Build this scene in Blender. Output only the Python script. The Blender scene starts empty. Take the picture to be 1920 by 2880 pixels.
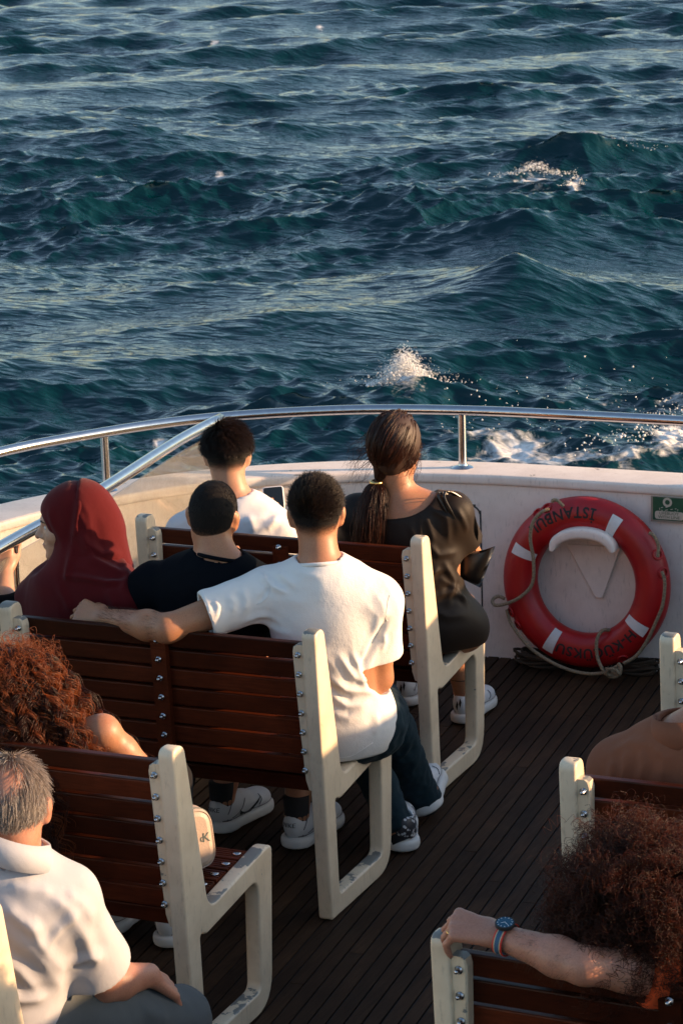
import bpy, bmesh, math, random
import numpy as np
from mathutils import Vector, Matrix

SC = bpy.context.scene
COL = SC.collection
rnd = random.Random(7)
RNG = np.random.default_rng(11)
R = math.radians

# ------------------------------------------------------------------ camera
CAM = np.array([3.1805, -7.0182, 3.1466])
PIT, YAW, ROL, FPX = 0.24492, -0.41738, -0.03124, 8000.0     # pixels of the 1920 x 2880 photograph
_cp, _sp, _cy, _sy = math.cos(PIT), math.sin(PIT), math.cos(YAW), math.sin(YAW)
FWD = np.array([_sy * _cp, _cy * _cp, -_sp])
_r = np.array([_cy, -_sy, 0.0]); _u = np.cross(_r, FWD)
RGT = math.cos(ROL) * _r + math.sin(ROL) * _u
UPV = -math.sin(ROL) * _r + math.cos(ROL) * _u
cam = bpy.data.cameras.new('camera')
cam.sensor_fit = 'VERTICAL'; cam.sensor_height = 36.0; cam.sensor_width = 24.0
cam.lens = FPX / 2880 * 36.0
cam.clip_start = 0.1; cam.clip_end = 20000
cam.dof.use_dof = True; cam.dof.focus_distance = 8.25; cam.dof.aperture_fstop = 20.0
camo = bpy.data.objects.new('camera', cam); COL.objects.link(camo)
camo.matrix_world = Matrix([[RGT[i], UPV[i], -FWD[i], CAM[i]] for i in range(3)] + [[0, 0, 0, 1]])
SC.camera = camo

# ------------------------------------------------------------------ sky, sun, exposure
SUN_EL, SUN_AZ = R(13.0), R(69.0)           # azimuth clockwise from +y
w = bpy.data.worlds.new('World'); SC.world = w; w.use_nodes = True
nt = w.node_tree; bg = nt.nodes['Background']
sky = nt.nodes.new('ShaderNodeTexSky'); sky.sky_type = 'NISHITA'; sky.sun_disc = False
sky.sun_elevation = SUN_EL; sky.sun_rotation = SUN_AZ
sky.air_density = 1.0; sky.dust_density = 1.3; sky.ozone_density = 1.3
nt.links.new(sky.outputs[0], bg.inputs[0]); bg.inputs[1].default_value = 0.135
sl = bpy.data.lights.new('sun', 'SUN'); sl.energy = 4.8; sl.angle = R(0.55); sl.color = (1.0, 0.63, 0.35)
so = bpy.data.objects.new('sun', sl); COL.objects.link(so)
TOSUN = Vector((math.cos(SUN_EL) * math.sin(SUN_AZ), math.cos(SUN_EL) * math.cos(SUN_AZ), math.sin(SUN_EL)))
so.rotation_euler = TOSUN.to_track_quat('Z', 'Y').to_euler(); so.location = (20, -4, 12)
SC.view_settings.view_transform = 'Standard'; SC.view_settings.look = 'None'
SC.view_settings.exposure = 1.05; SC.view_settings.gamma = 1.0
SC.cycles.use_denoising = True
SC.cycles.max_bounces = 8; SC.cycles.transparent_max_bounces = 12
SC.cycles.caustics_reflective = False; SC.cycles.caustics_refractive = False
SC.cycles.sample_clamp_indirect = 4.0
SC.render.film_transparent = False

# ------------------------------------------------------------------ pixel -> place (photograph pixels)
def ray(u, v): return FWD + RGT * (u - 960) / FPX - UPV * (v - 1440) / FPX
def Uz(u, v, z): d = ray(u, v); return CAM + d * (z - CAM[2]) / d[2]
def Uy(u, v, y): d = ray(u, v); return CAM + d * (y - CAM[1]) / d[1]
def Ux(u, v, x): d = ray(u, v); return CAM + d * (x - CAM[0]) / d[0]
def A(*a): return np.array(a, float)
def nrm(v): v = np.asarray(v, float); return v / (np.linalg.norm(v) + 1e-12)

# ------------------------------------------------------------------ materials
MATS = {}
class NT:
    def __init__(s, name):
        s.m = bpy.data.materials.new(name); s.m.use_nodes = True; s.t = s.m.node_tree
        s.b = s.t.nodes['Principled BSDF']; s.out = s.t.nodes['Material Output']
    def n(s, typ, **kw):
        nd = s.t.nodes.new('ShaderNode' + typ)
        for k, v in kw.items():
            if k in nd.inputs: nd.inputs[k].default_value = v
            else: setattr(nd, k, v)
        return nd
    def l(s, a, b): s.t.links.new(a, b)
    def coord(s, scale=(1, 1, 1), src='Object', rand=True):
        tc = s.n('TexCoord'); mp = s.n('Mapping'); mp.inputs['Scale'].default_value = scale
        s.l(tc.outputs[src], mp.inputs['Vector'])
        if rand:
            oi = s.n('ObjectInfo'); ml = s.n('Math', operation='MULTIPLY'); ml.inputs[1].default_value = 37.0
            s.l(oi.outputs['Random'], ml.inputs[0]); s.l(ml.outputs[0], mp.inputs['Location'])
        return mp.outputs[0]
    def noise(s, vec, scale, detail=4, rough=.55, dist=0):
        nd = s.n('TexNoise'); nd.inputs['Scale'].default_value = scale; nd.inputs['Detail'].default_value = detail
        nd.inputs['Roughness'].default_value = rough; nd.inputs['Distortion'].default_value = dist
        s.l(vec, nd.inputs['Vector']); return nd.outputs['Fac']
    def ramp(s, fac, p0, p1, c0=(0, 0, 0, 1), c1=(1, 1, 1, 1)):
        nd = s.n('ValToRGB'); e = nd.color_ramp.elements
        e[0].position = p0; e[1].position = p1; e[0].color = c0; e[1].color = c1
        s.l(fac, nd.inputs[0]); return nd.outputs[0]
    def mix(s, fac, a, b, blend='MIX'):
        nd = s.n('MixRGB', blend_type=blend)
        for i, x in ((0, fac), (1, a), (2, b)):
            if hasattr(x, 'is_linked'): s.l(x, nd.inputs[i])
            elif i == 0: nd.inputs[0].default_value = x
            else: nd.inputs[i].default_value = tuple(x) + (1,) if len(x) == 3 else x
        return nd.outputs[0]
    def bump(s, h, strength=.3, dist=.01, normal=None):
        nd = s.n('Bump'); nd.inputs['Strength'].default_value = strength; nd.inputs['Distance'].default_value = dist
        s.l(h, nd.inputs['Height'])
        if normal is not None: s.l(normal, nd.inputs['Normal'])
        s.l(nd.outputs[0], s.b.inputs['Normal']); return nd.outputs[0]
def c3(c): return tuple(c) + (1,)
def simple(name, col, rough=.5, metal=0, var=.0, vscale=12, bump=0, bscale=150, stretch=(1, 1, 1), coat=0, spec=.5, col2=None, sss=0, sheen=0, bdist=.004):
    if name in MATS: return MATS[name]
    q = NT(name); b = q.b
    b.inputs['Base Color'].default_value = c3(col); b.inputs['Roughness'].default_value = rough
    b.inputs['Metallic'].default_value = metal; b.inputs['Coat Weight'].default_value = coat
    b.inputs['Specular IOR Level'].default_value = spec
    if sheen: b.inputs['Sheen Weight'].default_value = sheen
    if sss:
        b.inputs['Subsurface Weight'].default_value = sss
        b.inputs['Subsurface Radius'].default_value = (.02, .007, .003); b.inputs['Subsurface Scale'].default_value = .6
    if var or bump: vec = q.coord(stretch)
    if var:
        f = q.ramp(q.noise(vec, vscale), .3, .7)
        c2 = col2 or tuple(x * (1 - var) for x in col)
        q.l(q.mix(f, col, c2), b.inputs['Base Color'])
    if bump: q.bump(q.noise(vec, bscale, 3), bump, bdist)
    MATS[name] = q.m; return q.m

def mat_wood(name, c_a, c_b, rough, stretch, coat=0., scale=30, objvar=.35):
    q = NT(name); b = q.b; vec = q.coord(stretch)
    g = q.noise(vec, scale, 6, .65, .6)
    col = q.mix(q.ramp(g, .3, .72), c_a, c_b)
    oi = q.n('ObjectInfo'); mr = q.n('MapRange'); mr.inputs['To Min'].default_value = 1 - objvar; mr.inputs['To Max'].default_value = 1 + objvar
    q.l(oi.outputs['Random'], mr.inputs[0])
    geo_ = q.n('NewGeometry'); nz = q.noise(geo_.outputs['Position'], 3.1, 5, .65, .5); dm = q.n('MapRange'); dm.inputs['From Min'].default_value = .32; dm.inputs['From Max'].default_value = .68; dm.inputs['To Min'].default_value = .55; dm.inputs['To Max'].default_value = 1.3; q.l(nz, dm.inputs[0])
    mm = q.n('Math', operation='MULTIPLY'); q.l(mr.outputs[0], mm.inputs[0]); q.l(dm.outputs[0], mm.inputs[1])
    vm = q.n('VectorMath', operation='SCALE'); q.l(col, vm.inputs[0]); q.l(mm.outputs[0], vm.inputs['Scale'])
    q.l(vm.outputs[0], b.inputs['Base Color'])
    rr = q.n('MapRange'); rr.inputs['To Min'].default_value = rough * .8; rr.inputs['To Max'].default_value = min(1, rough * 1.35)
    q.l(g, rr.inputs[0]); q.l(rr.outputs[0], b.inputs['Roughness'])
    b.inputs['Coat Weight'].default_value = coat; b.inputs['Coat Roughness'].default_value = .25; b.inputs['Specular IOR Level'].default_value = .14
    q.bump(g, .10, .002); MATS[name] = q.m; return q.m
mat_wood('slat_wood', (.082, .017, .006), (.042, .008, .003), .34, (2, 30, 30), coat=.03, scale=6, objvar=.5)
mat_wood('deck_wood', (.050, .0245, .0115), (.026, .013, .0065), .6, (40, 2.5, 10), scale=3, objvar=.3)

def mat_paint(name, base, dirt, chip, chip_amt=.62, rough=.42):
    q = NT(name); b = q.b; vec = q.coord((1, 1, 1)); v2 = q.coord((6, 6, 1.2))
    n1 = q.noise(vec, 9, 6, .62); n2 = q.noise(v2, 16, 5, .7); n3 = q.noise(vec, 60, 4, .6)
    c = q.mix(q.ramp(n1, .42, .78), base, dirt)
    streak = q.ramp(n2, .56, .76); c = q.mix(q.mix(.55, (0, 0, 0), streak), c, tuple(x * .45 for x in dirt))
    # chips: patches of worn paint, most of them on faces that look up (hands and bags rub there)
    geo = q.n('NewGeometry'); sp = q.n('SeparateXYZ'); q.l(geo.outputs['Normal'], sp.inputs[0])
    up = q.ramp(sp.outputs[2], .35, .8); 
    chn = q.n('Math', operation='ADD'); mu = q.n('Math', operation='MULTIPLY'); mu.inputs[1].default_value = .19
    q.l(up, mu.inputs[0]); q.l(n1, chn.inputs[0]); q.l(mu.outputs[0], chn.inputs[1])
    edge = q.n('Math', operation='ADD'); m3 = q.n('Math', operation='MULTIPLY'); m3.inputs[1].default_value = .12; q.l(n3, m3.inputs[0])
    q.l(chn.outputs[0], edge.inputs[0]); q.l(m3.outputs[0], edge.inputs[1])
    cm = q.ramp(edge.outputs[0], chip_amt + .13, chip_amt + .145)
    c = q.mix(cm, c, chip); q.l(c, b.inputs['Base Color'])
    b.inputs['Roughness'].default_value = rough
    inv = q.n('Math', operation='MULTIPLY'); inv.inputs[1].default_value = -1; q.l(cm, inv.inputs[0])
    ad = q.n('Math', operation='ADD'); q.l(inv.outputs[0], ad.inputs[0]); q.l(m3.outputs[0], ad.inputs[1])
    q.bump(ad.outputs[0], .35, .0015); MATS[name] = q.m; return q.m
mat_paint('bench_paint', (.74, .605, .43), (.60, .47, .32), (.19, .19, .17))
mat_paint('white_paint', (.85, .745, .665), (.72, .61, .53), (.33, .28, .22), chip_amt=.78, rough=.5)
simple('steel', (.62, .62, .63), .16, 1, var=.15, vscale=40, bump=.05, bscale=60)
simple('bolt_steel', (.55, .55, .56), .25, 1, var=.3, vscale=80)
simple('black_rubber', (.012, .012, .012), .7)

# ------------------------------------------------------------------ mesh helpers
def mesh_np(name, V, F, mat=None, smooth=True, F3=None):
    V = np.asarray(V, np.float32); me = bpy.data.meshes.new(name)
    F = np.asarray(F, np.int32) if len(F) else np.zeros((0, 4), np.int32)
    n4 = len(F); n3 = 0 if F3 is None else len(F3)
    me.vertices.add(len(V)); me.vertices.foreach_set('co', V.ravel())
    li = F.ravel() if n3 == 0 else np.concatenate([F.ravel(), np.asarray(F3, np.int32).ravel()])
    me.loops.add(len(li)); me.loops.foreach_set('vertex_index', li.astype(np.int32))
    k = F.shape[1] if n4 else 4
    st = np.concatenate([np.arange(n4) * k, n4 * k + np.arange(n3) * 3]).astype(np.int32)
    me.polygons.add(n4 + n3); me.polygons.foreach_set('loop_start', st)
    me.polygons.foreach_set('use_smooth', np.full(n4 + n3, smooth))
    me.update(calc_edges=True); me.validate()
    if mat: me.materials.append(MATS[mat] if isinstance(mat, str) else mat)
    return me
def link(name, me, parent=None, loc=None, rot=None):
    o = bpy.data.objects.new(name, me); COL.objects.link(o)
    if parent is not None: o.parent = parent
    if loc is not None: o.location = tuple(loc)
    if rot is not None: o.rotation_euler = rot
    return o
def tag(o, label=None, cat=None, group=None, kind=None):
    if label: o['label'] = label
    if cat: o['category'] = cat
    if group: o['group'] = group
    if kind: o['kind'] = kind
    return o
def empty(name, loc, label=None, cat=None, group=None, rz=0):
    o = bpy.data.objects.new(name, None); COL.objects.link(o); o.location = tuple(loc); o.rotation_euler = (0, 0, rz)
    o.empty_display_size = .1
    return tag(o, label, cat, group)
def wloc(o):
    l = np.zeros(3)
    while o is not None: l = l + np.array(o.location); o = o.parent
    return l
def put(name, V, F, mat, parent=None, loc=None, smooth=True, F3=None):
    """V in world coordinates; parents are never rotated here"""
    V = np.asarray(V, float)
    if parent is not None:
        base = wloc(parent); return link(name, mesh_np(name, V - base, F, mat, smooth, F3), parent)
    loc = np.zeros(3) if loc is None else np.asarray(loc, float)
    return link(name, mesh_np(name, V - loc, F, mat, smooth, F3), None, loc)
class B:
    """collects boxes, tubes, lathes"""
    def __init__(s): s.V = []; s.F = []
    def add(s, V, F):
        o = len(s.V); s.V += [tuple(map(float, v)) for v in V]; s.F += [tuple(i + o for i in f) for f in F]; return s
    def box(s, lo, hi, bev=0.0):
        (x0, y0, z0), (x1, y1, z1) = lo, hi
        if bev <= 0:
            V = [(x, y, z) for x in (x0, x1) for y in (y0, y1) for z in (z0, z1)]
            F = [(0, 1, 3, 2), (4, 6, 7, 5), (0, 4, 5, 1), (2, 3, 7, 6), (0, 2, 6, 4), (1, 5, 7, 3)]
            return s.add(V, F)
        bm = bmesh.new(); bmesh.ops.create_cube(bm, size=1)
        for v in bm.verts: v.co = Vector(((x0 + x1) / 2 + v.co.x * (x1 - x0), (y0 + y1) / 2 + v.co.y * (y1 - y0), (z0 + z1) / 2 + v.co.z * (z1 - z0)))
        bmesh.ops.bevel(bm, geom=bm.edges[:], offset=bev, segments=2, affect='EDGES', profile=.6)
        bm.verts.index_update(); s.add([v.co for v in bm.verts], [[v.index for v in f.verts] for f in bm.faces]); bm.free(); return s
    def tube(s, pts, r, n=10, closed=False, caps=True):
        P = [np.asarray(p, float) for p in pts]; m = len(P); rr = r if hasattr(r, '__len__') else [r] * m
        T = []
        for i in range(m):
            a = P[(i - 1) % m] if (closed or i > 0) else P[i]; b = P[(i + 1) % m] if (closed or i < m - 1) else P[i]
            T.append(nrm(b - a))
        ref = A(0, 0, 1) if abs(T[0][2]) < .9 else A(1, 0, 0)
        u = nrm(np.cross(ref, T[0])); V = []
        for i in range(m):
            u = nrm(u - T[i] * (u @ T[i])); v = np.cross(T[i], u)
            for k in range(n):
                a = 2 * math.pi * k / n; V.append(P[i] + rr[i] * (math.cos(a) * u + math.sin(a) * v))
        F = []
        for i in range(m if closed else m - 1):
            j = (i + 1) % m
            for k in range(n): F.append((i * n + k, i * n + (k + 1) % n, j * n + (k + 1) % n, j * n + k))
        if caps and not closed: F.append(tuple(range(n))[::-1]); F.append(tuple((m - 1) * n + k for k in range(n)))
        return s.add(V, F)
    def lathe(s, prof, o=(0, 0, 0), ax=(0, 0, 1), n=14):
        ax = nrm(ax); ref = A(1, 0, 0) if abs(ax[0]) < .9 else A(0, 1, 0)
        u = nrm(np.cross(ref, ax)); v = np.cross(ax, u); o = np.asarray(o, float); V = []
        for (r_, h) in prof:
            for k in range(n):
                a = 2 * math.pi * k / n; V.append(o + ax * h + r_ * (math.cos(a) * u + math.sin(a) * v))
        F = []
        for i in range(len(prof) - 1):
            for k in range(n): F.append((i * n + k, i * n + (k + 1) % n, (i + 1) * n + (k + 1) % n, (i + 1) * n + k))
        F.append(tuple(range(n))[::-1]); F.append(tuple((len(prof) - 1) * n + k for k in range(n)))
        return s.add(V, F)
    def mesh(s, name, mat, smooth=False, sub=np.zeros(3)):
        me = bpy.data.meshes.new(name); me.from_pydata([tuple(np.array(v) - sub) for v in s.V], [], s.F); me.validate()
        if smooth: me.polygons.foreach_set('use_smooth', [True] * len(me.polygons))
        me.materials.append(MATS[mat] if isinstance(mat, str) else mat); return me
    def obj(s, name, mat, parent=None, loc=None, smooth=False, ang=None):
        base = wloc(parent) if parent is not None else (np.zeros(3) if loc is None else np.asarray(loc, float))
        me = s.mesh(name, mat, smooth, base)
        if ang is not None:
            try: me.set_sharp_from_angle(angle=R(ang))
            except Exception: pass
        return link(name, me, parent, None if parent is not None else base)
def spline(P, n=8, closed=False):
    """Catmull-Rom through P"""
    P = [np.asarray(p, float) for p in P]; m = len(P); out = []
    for i in range(m if closed else m - 1):
        g = lambda k: P[k % m] if closed else P[min(max(k, 0), m - 1)]
        p0, p1, p2, p3 = g(i - 1), g(i), g(i + 1), g(i + 2)
        for k in range(n):
            t = k / n
            out.append(.5 * ((2 * p1) + (p2 - p0) * t + (2 * p0 - 5 * p1 + 4 * p2 - p3) * t * t + (3 * p1 - p0 - 3 * p2 + p3) * t ** 3))
    if not closed: out.append(P[-1])
    return out
def fillet(P, rads, seg=5):
    """closed polygon with rounded corners"""
    out = []; m = len(P)
    for i in range(m):
        p = A(*P[i]); a = A(*P[i - 1]); b = A(*P[(i + 1) % m]); r_ = rads[i] if hasattr(rads, '__len__') else rads
        if r_ <= 0: out.append(p); continue
        d0 = nrm(a - p); d1 = nrm(b - p); L = min(r_, .45 * np.linalg.norm(a - p), .45 * np.linalg.norm(b - p))
        q0, q1 = p + d0 * L, p + d1 * L
        for k in range(seg + 1):
            t = k / seg; out.append((1 - t) ** 2 * q0 + 2 * t * (1 - t) * p + t * t * q1)
    return out
def flat_mesh(loops, thick, bev, name, mat):
    """2D loops (holes allowed) -> bevelled slab in the x-y plane, via a filled 2D curve"""
    cu = bpy.data.curves.new(name, 'CURVE'); cu.dimensions = '2D'; cu.fill_mode = 'BOTH'
    cu.extrude = max(thick / 2 - bev, 0); cu.bevel_depth = bev; cu.bevel_resolution = 2; cu.offset = -bev
    for lp in loops:
        sp = cu.splines.new('POLY'); sp.points.add(len(lp) - 1); sp.use_cyclic_u = True
        for i, p in enumerate(lp): sp.points[i].co = (p[0], p[1], 0, 1)
    o = bpy.data.objects.new(name, cu); COL.objects.link(o)
    me = bpy.data.meshes.new_from_object(o.evaluated_get(bpy.context.evaluated_depsgraph_get()))
    bpy.data.objects.remove(o); bpy.data.curves.remove(cu)
    me.name = name; me.materials.clear()
    if mat: me.materials.append(MATS[mat])
    return me
def text_mesh(body, size, thick=0, spacing=1.0, bold=0.0):
    cu = bpy.data.curves.new('lettering', 'FONT'); cu.body = body; cu.size = size; cu.align_x = 'CENTER'; cu.extrude = thick
    cu.space_character = spacing; cu.offset = bold; cu.resolution_u = 3
    o = bpy.data.objects.new('lettering', cu); COL.objects.link(o)
    me = bpy.data.meshes.new_from_object(o.evaluated_get(bpy.context.evaluated_depsgraph_get()))
    bpy.data.objects.remove(o); bpy.data.curves.remove(cu); me.materials.clear()
    return me
def map_verts(me, fn):
    n = len(me.vertices); co = np.zeros(n * 3, np.float32); me.vertices.foreach_get('co', co)
    me.vertices.foreach_set('co', np.asarray(fn(co.reshape(-1, 3).astype(float)), np.float32).ravel()); me.update(); return me
def orient(me, xa, ya, za, o):
    Mx = np.stack([xa, ya, za]); return map_verts(me, lambda c: c @ Mx + np.asarray(o))

# ================================================================== THE SEA
SEA_Z = -2.05
def pnoise(P, scale, seed, oct=3):
    """cheap smooth pseudo-noise, about -1..1"""
    g = np.random.default_rng(seed); out = np.zeros(len(P)); amp = 1; tot = 0
    for o in range(oct):
        for k in range(5):
            d = g.normal(size=P.shape[1]); d /= np.linalg.norm(d); f = scale * 2 ** o * g.uniform(.7, 1.4)
            out += amp * np.sin(P @ d * f * 6.283 + g.uniform(0, 6.283) + 1.3 * np.sin(P[:, ::-1] @ d * f * 3.9 + g.uniform(0, 6.28)))
        tot += amp * 2.2; amp *= .5
    return out / tot
def sea_pt(u, v): return Uz(u, v, SEA_Z)[:2]
def build_sea():
    hgt = CAM[2] - SEA_Z
    th = np.concatenate([np.linspace(R(27), R(15.5), 90, endpoint=False), np.linspace(R(15.5), R(3.3), 1060, endpoint=False), np.geomspace(R(3.3), R(.06), 70)])
    rad = hgt / np.tan(th)
    view = math.atan2(FWD[0], FWD[1])
    dense = np.linspace(-R(9.5), R(11), 370); rest = np.linspace(R(11), 2 * math.pi - R(9.5), 70)[1:-1]
    ang = np.concatenate([dense, rest]) + view
    nr, na = len(rad), len(ang)
    Rr, Aa = np.meshgrid(rad, ang, indexing='ij')
    X = CAM[0] + Rr * np.sin(Aa); Y = CAM[1] + Rr * np.cos(Aa)
    x = X.ravel(); y = Y.ravel(); r = Rr.ravel()
    dr = np.gradient(rad)[:, None] * np.ones((1, na)); da = Rr * np.gradient(np.unwrap(ang))[None, :]
    sp = np.maximum(np.abs(dr), np.abs(da)).ravel()
    z = np.zeros_like(x); dx = np.zeros_like(x); dy = np.zeros_like(x)
    g = np.random.default_rng(5)
    grp = np.clip(1 + .85 * pnoise(np.stack([x, y * .8], 1), .09, 3, 3), .4, 2.0)
    main = view + math.pi + R(9)
    bands = ((3.0, 8.0, 14, 22, .034, .9), (.9, 3.0, 36, 30, .040, 1.0), (.20, .9, 64, 42, .042, 1.0))
    for (l0, l1, cnt, spread, slope, Q) in bands:
        for L in np.exp(g.uniform(math.log(l0), math.log(l1), cnt)):
            th_ = main + g.normal() * R(spread); k = 2 * math.pi / L; a = slope / k * (.6 + .8 * g.random())
            att = np.clip((.42 - sp / L) / .17, 0, 1); use = att > 0
            ph = (k * (x[use] * math.sin(th_) + y[use] * math.cos(th_)) + g.uniform(0, 6.283))
            ca, sa = np.cos(ph), np.sin(ph); aa = a * att[use] * (grp[use] if L < 3 else 1)
            z[use] += aa * ca
            dx[use] -= Q * aa * sa * math.sin(th_); dy[use] -= Q * aa * sa * math.cos(th_)
    # wake: peaked stern waves left behind the boat
    def peak(u, v, h, wu, wv, rot=0):
        c = sea_pt(u, v); e = nrm(c - CAM[:2]); s_ = A(e[1], -e[0])
        a_ = (x - c[0]) * s_[0] + (y - c[1]) * s_[1]; b_ = (x - c[0]) * e[0] + (y - c[1]) * e[1]
        a2 = a_ * math.cos(rot) + b_ * math.sin(rot); b2 = -a_ * math.sin(rot) + b_ * math.cos(rot)
        q = np.sqrt((a2 / wu) ** 2 + (b2 / wv) ** 2 + .012)
        return h * np.exp(-q)
    for (u, v, h, wu, wv, ro) in ((1450, 850, .48, .75, 1.1, .25), (1480, 690, .40, .9, 1.2, -.2), (1640, 450, .40, 1.0, 1.4, 0), (1130, 1130, .38, .6, .7, .2),
                                  (1210, 610, .30, 1.6, 1.0, 0), (760, 920, .26, 1.6, 1.0, .15), (330, 420, .30, 2.4, 1.4, .1)):
        z += peak(u, v, h, wu, wv, ro)
    z -= .10
    P2 = np.stack([x, y], 1)
    # foam weight
    foam = np.zeros_like(x)
    def blob(u, v, ru, rv, wgt):
        c = sea_pt(u, v); e = nrm(c - CAM[:2]); s_ = A(e[1], -e[0])
        sx = ru * np.linalg.norm(c - CAM[:2]) / FPX
        d1 = sea_pt(u, v - rv); d2 = sea_pt(u, v + rv); sy = np.linalg.norm(d1 - d2) / 2
        a_ = ((x - c[0]) * s_[0] + (y - c[1]) * s_[1]) / sx; b_ = ((x - c[0]) * e[0] + (y - c[1]) * e[1]) / sy
        return wgt * np.exp(-(a_ ** 2 + b_ ** 2))
    for q in ((1470, 1262, 190, 45, .74), (1660, 1300, 260, 40, .66), (1900, 1250, 120, 75, .80), (1870, 1140, 100, 50, .5), (1140, 1090, 62, 45, 1.0), (1330, 1225, 100, 30, .55), (1560, 1215, 160, 22, .45),
              (1500, 497, 70, 18, .95), (1545, 540, 90, 14, .5), (1640, 415, 70, 24, .65), (1745, 432, 50, 12, .6), (1455, 792, 40, 24, .6), (900, 62, 14, 6, .7), (596, 125, 18, 8, .7),
              (610, 475, 22, 14, .8), (60, 450, 50, 20, .42), (430, 1175, 40, 6, .6), (1620, 530, 26, 24, .8), (780, 930, 60, 40, .3), (1650, 1150, 200, 60, .33)):
        foam = np.maximum(foam, blob(*q))
    n1 = pnoise(np.stack([x, y], 1), .9, 21, 4)
    foam = np.clip(foam + .18 * n1 * (foam > .05), 0, 1)
    crest = np.clip((z - .30) / .25, 0, 1) * (r < 60); foam = np.maximum(foam, .25 * crest)
    z += .035 * foam * pnoise(P2, 4.0, 33, 2) * (r < 40)
    V = np.stack([x + dx, y + dy, SEA_Z + z], 1)
    i, j = np.meshgrid(np.arange(nr - 1), np.arange(na), indexing='ij'); j2 = (j + 1) % na
    F = np.stack([i * na + j, i * na + j2, (i + 1) * na + j2, (i + 1) * na + j], -1).reshape(-1, 4)[:, ::-1]
    q = NT('sea_water'); b = q.b
    geo = q.n('NewGeometry'); pos = geo.outputs['Position']
    at = q.n('Attribute', attribute_name='foam')
    mp = q.n('Mapping'); q.l(pos, mp.inputs['Vector']); mp.inputs['Rotation'].default_value = (0, 0, -view); mp.inputs['Scale'].default_value = (.5, 1.6, 1)
    n_a = q.noise(mp.outputs[0], 4.0, 2, .5, .6); n_b = q.noise(mp.outputs[0], 10, 1, .5, .4)
    n_f = q.noise(pos, 5.0, 8, .72, .5)
    sm = q.n('Math', operation='ADD'); q.l(at.outputs['Fac'], sm.inputs[0])
    mf = q.n('Math', operation='MULTIPLY_ADD'); mf.inputs[1].default_value = 1.5; mf.inputs[2].default_value = -.75; q.l(n_f, mf.inputs[0]); 
    gate = q.ramp(at.outputs['Fac'], .05, .3)
    mg = q.n('Math', operation='MULTIPLY'); q.l(mf.outputs[0], mg.inputs[0]); q.l(gate, mg.inputs[1]); q.l(mg.outputs[0], sm.inputs[1])
    fm = q.ramp(sm.outputs[0], .42, .82)
    q.l(q.mix(fm, (.0002, .0222, .0300), (.78, .78, .77)), b.inputs['Base Color'])
    rr = q.n('MapRange'); rr.inputs['To Min'].default_value = .045; rr.inputs['To Max'].default_value = .8; q.l(fm, rr.inputs[0]); q.l(rr.outputs[0], b.inputs['Roughness'])
    b.inputs['IOR'].default_value = 1.38
    ad = q.n('Math', operation='MULTIPLY_ADD'); ad.inputs[1].default_value = .22; q.l(n_b, ad.inputs[0]); q.l(n_a, ad.inputs[2])
    q.bump(ad.outputs[0], 1.0, .05)
    me = mesh_np('sea', V, F, q.m)
    at_ = me.attributes.new('foam', 'FLOAT', 'POINT'); at_.data.foreach_set('value', foam.astype(np.float32))
    o = link('sea', me); tag(o, kind='structure')
    return o
SEA = build_sea()

# ================================================================== DECK, BULWARK, RAILS
CAPZ, RAILZ, XM = .70, .924, .5            # cap height, rail height, middle of the boat
half = [(-2.12, -9.0), (-2.12, -3.0), (-2.10, -.5), (-2.03, .6), (-1.90, 1.42), (-1.70, 1.86), (-1.42, 2.22), (-1.0, 2.48), (-.58, 2.585), (-.1, 2.615), (.5, 2.625)]
port = [A(*p) for p in half]; stbd = [A(2 * XM - p[0], p[1]) for p in half[:-1]][::-1]
INNER = spline(port + stbd, 7)             # plan of the inner face of the bulwark
def off(curve, d):
    out = []
    for i, p in enumerate(curve):
        a = curve[max(i - 1, 0)]; b = curve[min(i + 1, len(curve) - 1)]; t = nrm(b - a); out.append(p + A(-t[1], t[0]) * d)
    return out
def sweep(curve, prof, closed=True):
    """prof: (offset outward, z) around; returns V,F"""
    V = []; n = len(prof)
    offs = [off(curve, o) for o, z in prof]
    for i in range(len(curve)):
        for k, (o, z) in enumerate(prof): V.append((offs[k][i][0], offs[k][i][1], z))
    F = []
    for i in range(len(curve) - 1):
        for k in range(n if closed else n - 1): F.append((i * n + k, (i + 1) * n + k, (i + 1) * n + (k + 1) % n, i * n + (k + 1) % n))
    return V, F
# ------------- hull, bulwark
bul = empty('bulwark', (-.1, 2.65, 0), 'white steel bulwark curving round the stern with thick rounded cap', 'bulwark')
V, F = sweep(INNER, [(0, -.02), (0, .668), (.05, .668), (.05, -.02)]); b = B().add(V, F); b.obj('inner_plating', 'white_paint', bul, smooth=True, ang=40)
V, F = sweep(INNER, fillet([(-.012, .665), (.205, .665), (.205, .705), (-.012, .705)], .014, 4)); B().add(V, F).obj('cap_rail', 'white_paint', bul, smooth=True, ang=50)
V, F = sweep(INNER, [(.18, .664), (.12, -.6), (-.05, -2.6), (-.12, -2.6), (.05, -.6), (.12, .664)]); 
hull = B().add(V, F).obj('hull', 'white_paint', None, (0.5, 0, -2), smooth=True, ang=60); tag(hull, 'white outer hull plating below the stern bulwark', 'hull')
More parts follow.
